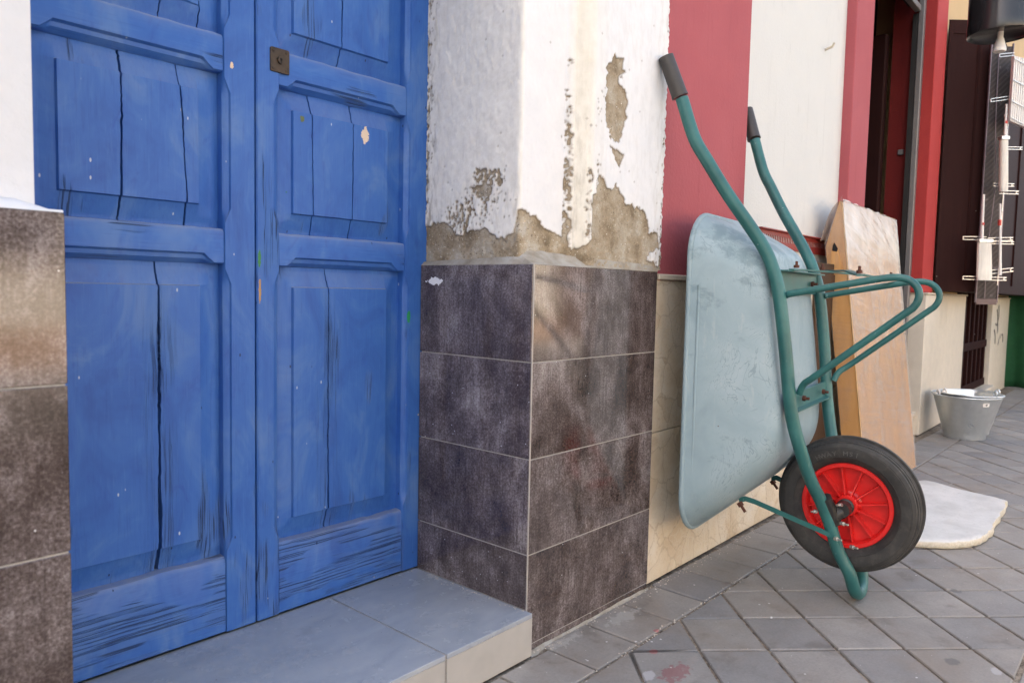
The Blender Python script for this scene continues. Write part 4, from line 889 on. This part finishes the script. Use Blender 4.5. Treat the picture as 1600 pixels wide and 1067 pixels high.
# wheel
WC = (.040, .297)
TW = lambda p: TB((p[2], WC[0]-p[0], WC[1]+p[1]))
wh = bpy.data.objects.new('wheel', None); COL.objects.link(wh); wh.location = TB((0, WC[0], WC[1])); under(wh, wb); wh.location = TB((0, WC[0], WC[1]))
bpy.context.view_layer.update()
def wpart(o): o.parent = wh; o.matrix_parent_inverse = Matrix.Translation(-Vector(TB((0, WC[0], WC[1])))); return o
side = [(.131, .030), (.134, .037), (.142, .043), (.150, .0455), (.1505, .0470), (.1525, .0472), (.153, .0462), (.166, .0480), (.176, .0475), (.1765, .0465), (.1785, .0462), (.179, .0466), (.186, .0435)]
tread = []
for k in range(4):
    r0 = .1880+.0052*k-.0008*k*k; w0 = .0425-.0092*k; tread += [(r0, w0), (r0+.0016, w0-.0050), (r0-.0050, w0-.0056), (r0-.0046, w0-.0088)]
hp_ = side+tread+[(.2040, .006)]
hp_ = [(.131+(r-.131)*1.13, w*(1.06+.17*min(1, max(0, (r-.136)/.02)))) for r, w in hp_]
prof = [(r, -w) for r, w in hp_]+[(r, w) for r, w in hp_[::-1]]
wpart(MB().lathe(prof, 96, TW).build('tyre', M_RUBBER, None, 28))
rp_ = [(.1335, .036), (.131, .0385), (.121, .0385), (.1175, .034), (.1150, .006), (.0400, .003), (.0330, .008), (.0325, .036), (.0300, .039), (.018, .039)]
prof = [(r, -w) for r, w in rp_]+[(r, w) for r, w in rp_[::-1]]
rimo = wpart(MB().lathe(prof, 72, TW, close=True).build('rim', M_REDPL, None, 32))
for k in range(12):
    a = 2*math.pi*(k+.35)/12
    for sg in (-1, 1):
        def Tr(p, a=a, sg=sg): return TW((p[0]*math.cos(a)-p[1]*math.sin(a), p[0]*math.sin(a)+p[1]*math.cos(a), sg*p[2]))
        vv = [(r, t_, h) for r, hh in ((.0315, .034), (.075, .0285), (.1165, .030)) for t_, h in ((-.0030, .003), (.0030, .003), (.0019, hh), (-.0019, hh))]
        ff = [(4*i+j, 4*i+(j+1) % 4, 4*i+4+(j+1) % 4, 4*i+4+j) for i in range(2) for j in range(4)]+[(3, 2, 1, 0), (8, 9, 10, 11)]
        wpart(MB().add([Tr(p) for p in vv], ff).build('rib', M_REDPL))
for sg in (-1, 1):
    wpart(MB().lathe([(.0001, .047*sg), (.0245, .047*sg), (.0245, .052*sg), (.0215, .053*sg), (.0215, .058*sg), (.0235, .059*sg), (.0245, .0625*sg), (.0225, .064*sg), (.0215, .104*sg), (.0001, .104*sg)], 28, TW).lathe([(.0225, .036*sg), (.0225, .0472*sg)], 28, TW).build('axle_bush', M_BLACKPL, None, 35))
    sl = [p for p in hp if .255 <= p[2] <= .345]; MB().tube([(sg*(w-.0125), y-.0135, z-.004) for w, y, z in sl], RT+.0015, 16, TB).build('fork_clamp', M_BLACKPL, wb, 50)
for sg in (-1, 1): MB().tube([(sg*.100, .064, .272), (sg*.088, .050, .286), (sg*.078, .040, .297)], [.019, .023, .0235], 18, TB).build('axle_bracket', M_BLACKPL, wb, 45)
# moulded lettering on the sidewall
vv, ff = [], []; txt = 'HWAY MSI'; ang = math.radians(121)
dep = bpy.context.evaluated_depsgraph_get()
for ch in txt:
    if ch != ' ':
        cu = bpy.data.curves.new('glyph', 'FONT'); cu.body = ch; cu.size = .0195; cu.align_x = 'CENTER'; cu.extrude = .0012; cu.resolution_u = 3
        ob = bpy.data.objects.new('glyph', cu); COL.objects.link(ob); bpy.context.view_layer.update(); mm = bpy.data.meshes.new_from_object(ob.evaluated_get(bpy.context.evaluated_depsgraph_get()))
        k0 = len(vv); r0 = .160
        for q in mm.vertices:
            th = ang-(q.co.x)/r0; rr_ = r0+q.co.y; vv.append(TW((rr_*math.cos(th), rr_*math.sin(th), -.0588-q.co.z)))
        ff += [tuple(k0+i for i in pg.vertices) for pg in mm.polygons]
        bpy.data.objects.remove(ob); bpy.data.curves.remove(cu); bpy.data.meshes.remove(mm)
    ang -= math.radians(5.6 if ch != 'W' else 6.4)
wpart(mesh('lettering', vv, ff, M_LETTER))

# ================================================================== WRAPPED CARTON
ct = thing('wrapped_carton', 'tall flat cardboard carton in torn clear film, leaning on the wall', 'carton', (2.7, -.13, 0))
yf = lambda z: -.178+.128*z
def cart(name, mat, x0, x1, g, zt, zb, par, c=0.):
    sec = lambda x_, dz: [(x_, yf(.002)-g, .002), (x_, yf(.002)+.092+g, .002), (x_, yf(zb)+.092+g, zb+dz), (x_, yf(zt)+g*.5+.012, zt+dz), (x_, yf(zt)-g, zt+dz-.004)]
    v = sec(x0, 0)+sec(x1, -.012)
    return MB().add(v, [(i, (i+1) % 5, 5+(i+1) % 5, 5+i) for i in range(5)]+[(4, 3, 2, 1, 0), (5, 6, 7, 8, 9)]).build(name, mat, par)
cart('carton_box', M_CARTON, 2.272, 3.178, 0, 1.40, 1.185, ct)
MB().strip([(2.2705, yf(z)+.0005, z) for z in np.linspace(.01, 1.395, 12)], (.010, .006, 0), (.002, -.002, 0)).build('taped_edge', simple('pale_corner_fold', (.60, .42, .22), .6), ct)
v = []; nx, nz_ = 60, 110                             # film over the broad face, pulled into wrinkles
for i in range(nx):
    for j in range(nz_):
        q = j/(nz_-1); xq = 2.266+.920*i/(nx-1); zq = .004+q*(1.405-.02*i/(nx-1)); zq += (.012*float(fbm(i*.3, 7.)) if j == nz_-1 else 0)
        d = .004+.007*abs(float(fbm(xq*5+zq*2, zq*26+xq*6, 3)))+.010*abs(float(fbm(xq*4+zq*6, zq*7, 2)))*(zq > .9)
        v.append((xq, yf(zq)-d, zq))
MB().add(v, [(nz_*i+j, nz_*i+j+1, nz_*i+nz_+j+1, nz_*i+nz_+j) for i in range(nx-1) for j in range(nz_-1)]).build('front_film', M_FILM, ct, 80)
M_FILM2 = M_FILM.copy(); M_FILM2.name = 'thin_stretch_film'
for nd in M_FILM2.node_tree.nodes:
    if nd.type == 'MATH' and nd.operation == 'ADD' and abs(nd.inputs[0].default_value-.33) < 1e-6 and not nd.inputs[0].is_linked: nd.inputs[0].default_value = -.12
v = []; ny, nz_ = 16, 80
for i in range(ny):
    for j in range(nz_):
        p = i/(ny-1); q = j/(nz_-1); top = 1.40+(1.20-1.40)*p; zq = .004+q*top+(.025*(1-p) if j == nz_-1 else 0); d = .004+.008*abs(float(fbm(p*4, zq*22, 3)))+.02*max(0, zq-1.1)*abs(float(fbm(p*6+3, zq*9)))
        v.append((2.270-d, yf(zq)-.006+.100*p, zq))
MB().add(v, [(nz_*i+j, nz_*i+j+1, nz_*i+nz_+j+1, nz_*i+nz_+j) for i in range(ny-1) for j in range(nz_-1)]).build('side_film', M_FILM2, ct, 80)
v = []                                               # crumpled film bunched over the top
for i in range(40):
    for j in range(7):
        p = i/39; q = j/6; xq = 2.262+.90*p; v.append((xq, yf(1.4)-.012+.10*q+.012*float(fbm(p*22, q*5)), 1.400-.012*p+.020*math.sin(q*2.6)*(1-.6*p)-.19*q*q*(1-.3*p)+.022*float(fbm(p*16+5, q*4))))
MB().add(v, [(7*i+j, 7*i+j+1, 7*i+8+j, 7*i+7+j) for i in range(39) for j in range(6)]).build('top_film', M_FILM, ct, 80)
hole = [(.030, 1.165), (.022, 1.075), (.052, 1.06), (.070, 1.10), (.066, 1.16), (.050, 1.20)]
MB().add([(2.2645, yf(z)+u, z) for u, z in hole]+[(2.2715, yf(z)+u, z) for u, z in hole], [(5, 4, 3, 2, 1, 0)]+[(i, (i+1) % 6, 6+(i+1) % 6, 6+i) for i in range(6)]).build('torn_flap', M_CARTON, ct)
MB().add([(2.2635, yf(z)+u, z) for u, z in ((.034, 1.175), (.040, 1.160), (.062, 1.165), (.056, 1.19), (.048, 1.205))]+[(2.2643, yf(z)+u, z) for u, z in ((.034, 1.175), (.040, 1.160), (.062, 1.165), (.056, 1.19), (.048, 1.205))], [(4, 3, 2, 1, 0), (5, 6, 7, 8, 9)]).build('torn_hole', M_GAP, ct)

# ================================================================== SLAB ON THE PAVEMENT
base = [(1.62, -.47), (1.70, -.60), (1.80, -.680), (1.92, -.715), (2.06, -.717), (2.30, -.708), (2.52, -.700), (2.60, -.668), (2.66, -.48), (2.72, -.315), (2.40, -.29), (2.05, -.27), (1.75, -.33)]
pp = smooth_path(base+[base[0]], 8)[:-1]; pp = [(x_+.016*float(fbm(i*.9, 2.)), y_+.016*float(fbm(i*.9, 8.))) for i, (x_, y_) in enumerate(pp)]
if area(pp) < 0: pp = pp[::-1]
cxs, cys = sum(p[0] for p in pp)/len(pp), sum(p[1] for p in pp)/len(pp); rings = []
for s, z in ((.985, .002), (1.0, .007), (1.004, .018), (.998, .028), (.985, .033), (.9, .034), (.7, .035), (.4, .034), (.1, .034)):
    rings.append([(cxs+(x_-cxs)*s, cys+(y_-cys)*s, z+(.003*float(fbm(x_*s*11, y_*s*11)) if z > .02 else 0)) for x_, y_ in pp])
n = len(pp); v = [p for r_ in rings for p in r_]; f = [(n*k+i, n*k+(i+1) % n, n*k+n+(i+1) % n, n*k+n+i) for k in range(len(rings)-1) for i in range(n)]+[tuple(n*(len(rings)-1)+i for i in range(n)), tuple(range(n-1, -1, -1))]
sl_ = MB().add(v, f).build('white_slab', M_FOAM, None, 50); tag(sl_, 'chipped white slab lying flat on the pavement behind the red wheel', 'slab')

# ================================================================== BUCKETS
def bucket(lab, loc, k, tilt, sticker):
    t = thing('bucket', lab, 'bucket', loc, 'nested buckets')
    T = lambda p: (loc[0]+k*(p[0]+tilt*p[2]), loc[1]+k*p[1], loc[2]+k*p[2])
    pr = [(.0001, .022), (.122, .022), (.124, .004), (.130, .0), (.132, .004), (.1325, .026), (.137, .036), (.209, .292), (.213, .296), (.2165, .302), (.214, .308), (.208, .307), (.205, .296), (.134, .036), (.0001, .030)]
    MB().lathe(pr, 56, T).build('body', M_GALV, t, 35)
    MB().tube([(.2145*math.cos(a), .2145*math.sin(a), .303) for a in np.linspace(0, 2*math.pi, 57)[:-1]], .0052, 8, T, closed=True).build('rolled_rim', M_GALV, t, 60)
    for a in (2.3, 2.3+math.pi):
        cx_, cy_ = .206*math.cos(a), .206*math.sin(a)
        MB().tube([(cx_*1.0+.020*math.cos(q)*-math.sin(a), cy_*1.0+.020*math.cos(q)*math.cos(a), .318+.020*math.sin(q)) for q in np.linspace(0, 2*math.pi, 15)[:-1]], .0055, 6, T, closed=True).build('ear', M_WHITEPL if a < 3 else M_GALV, t, 60)
    bail = [(.222*math.cos(a), .222*math.sin(a), .318+.010*math.sin((a-2.3))) for a in np.linspace(2.3+math.pi, 2.3+2*math.pi, 30)]
    MB().tube(bail, .0042, 8, T).build('bail', M_GALV, t, 60)
    if sticker:
        v = []; 
        for a in np.linspace(-2.46, -2.22, 6):
            for z in (.248, .275): r = .137+(.209-.137)*(z-.036)/.256+.0012; v.append(T((r*math.cos(a), r*math.sin(a), z)))
        MB().add(v, [(2*i, 2*i+2, 2*i+3, 2*i+1) for i in range(5)]).build('sticker', M_PAPER, t)
        v = []
        for a in np.linspace(-2.36, -2.30, 3):
            for z in (.257, .266): r = .137+(.209-.137)*(z-.036)/.256+.002; v.append(T((r*math.cos(a), r*math.sin(a), z)))
        MB().add(v, [(2*i, 2*i+2, 2*i+3, 2*i+1) for i in range(2)]).build('printed_mark', M_SCRAWL, t)
    return t
bucket('galvanised bucket with a white sticker standing on the pavement, holding the other bucket', (4.45, -.185, 0), .96, 0, True)
bucket('smaller galvanised bucket nested inside the standing one', (4.468, -.208, .034), .89, .0, False)

# ================================================================== ACROSS THE STREET (mirrored in the glossy tiles)
op = thing('opposite_house', 'sunlit cream house across the street, mirrored in the glossy tiles', 'house', (0, -8, -.13))
MB().box(-14, 10.2, -12, -8, .42, 3.3).build('wall', M_FACADE, op); MB().box(-14, 10.202, -12, -7.96, -.129, .418).build('plinth', M_TERRA, op)
for k in range(7):
    xw = -12+k*3.1; MB().box(xw, xw+1.1, -8.05, -7.985, 1.2, 2.7).build('window', M_GLASS, op); MB().box(xw-.08, xw+1.18, -8.02, -7.94, 1.12, 1.195).build('sill', M_CAP, op)
op2 = thing('dark_reflection_house', 'unseen dark house added beside the cream one to darken the tile reflections', 'house', (16, -8, -.13))  # added out of view so the tiles mirror something darker than sky
MB().box(10.25, 24, -12, -7.9, -.129, 3.2).build('wall', M_BRICK2, op2)
for k in range(4):
    xw = 11.2+k*3.1; MB().box(xw, xw+1.2, -7.95, -7.885, 1.1, 2.6).build('window', M_GLASS, op2)
far_pav = MB().box(-14, 24, -7.95, -6.6, -.128, -.01).build('far_pavement', M_KERB); far_pav['kind'] = 'structure'

# ================================================================== CRUMBS
cr = MB()
def crumb(x_, y_, z_, r):
    a = random.uniform(0, 6.28); v = [(x_+r*math.cos(a+k*1.57)*random.uniform(.6, 1.2), y_+r*math.sin(a+k*1.57)*random.uniform(.6, 1.2), z_) for k in range(4)]+[(x_+random.uniform(-.3, .3)*r, y_+random.uniform(-.3, .3)*r, z_+r*random.uniform(.4, .9))]
    cr.add(v, [(0, 1, 4), (1, 2, 4), (2, 3, 4), (3, 0, 4), (3, 2, 1, 0)])
for _ in range(70): crumb(-.004-abs(random.gauss(0, .010)), random.uniform(.0, .42), .1157, random.uniform(.0008, .0030))
for _ in range(90): crumb(random.uniform(.02, .62), -.006-abs(random.gauss(0, .018)), .0008, random.uniform(.001, .0035))
for _ in range(120): crumb(random.uniform(.62, 1.5), .004-abs(random.gauss(0, .02)), .0008, random.uniform(.001, .0035))
for _ in range(140):
    x_ = random.uniform(.05, 1.4); crumb(x_, -.186+random.gauss(0, .006), .0004, random.uniform(.001, .0038))
o = cr.build('plaster_crumbs', simple('pale_crumbs', (.55, .50, .43), .9, var=.5, scale=300)); tag(o, 'tiny pale plaster crumbs along the foot of the wall', 'crumbs', kind='stuff')
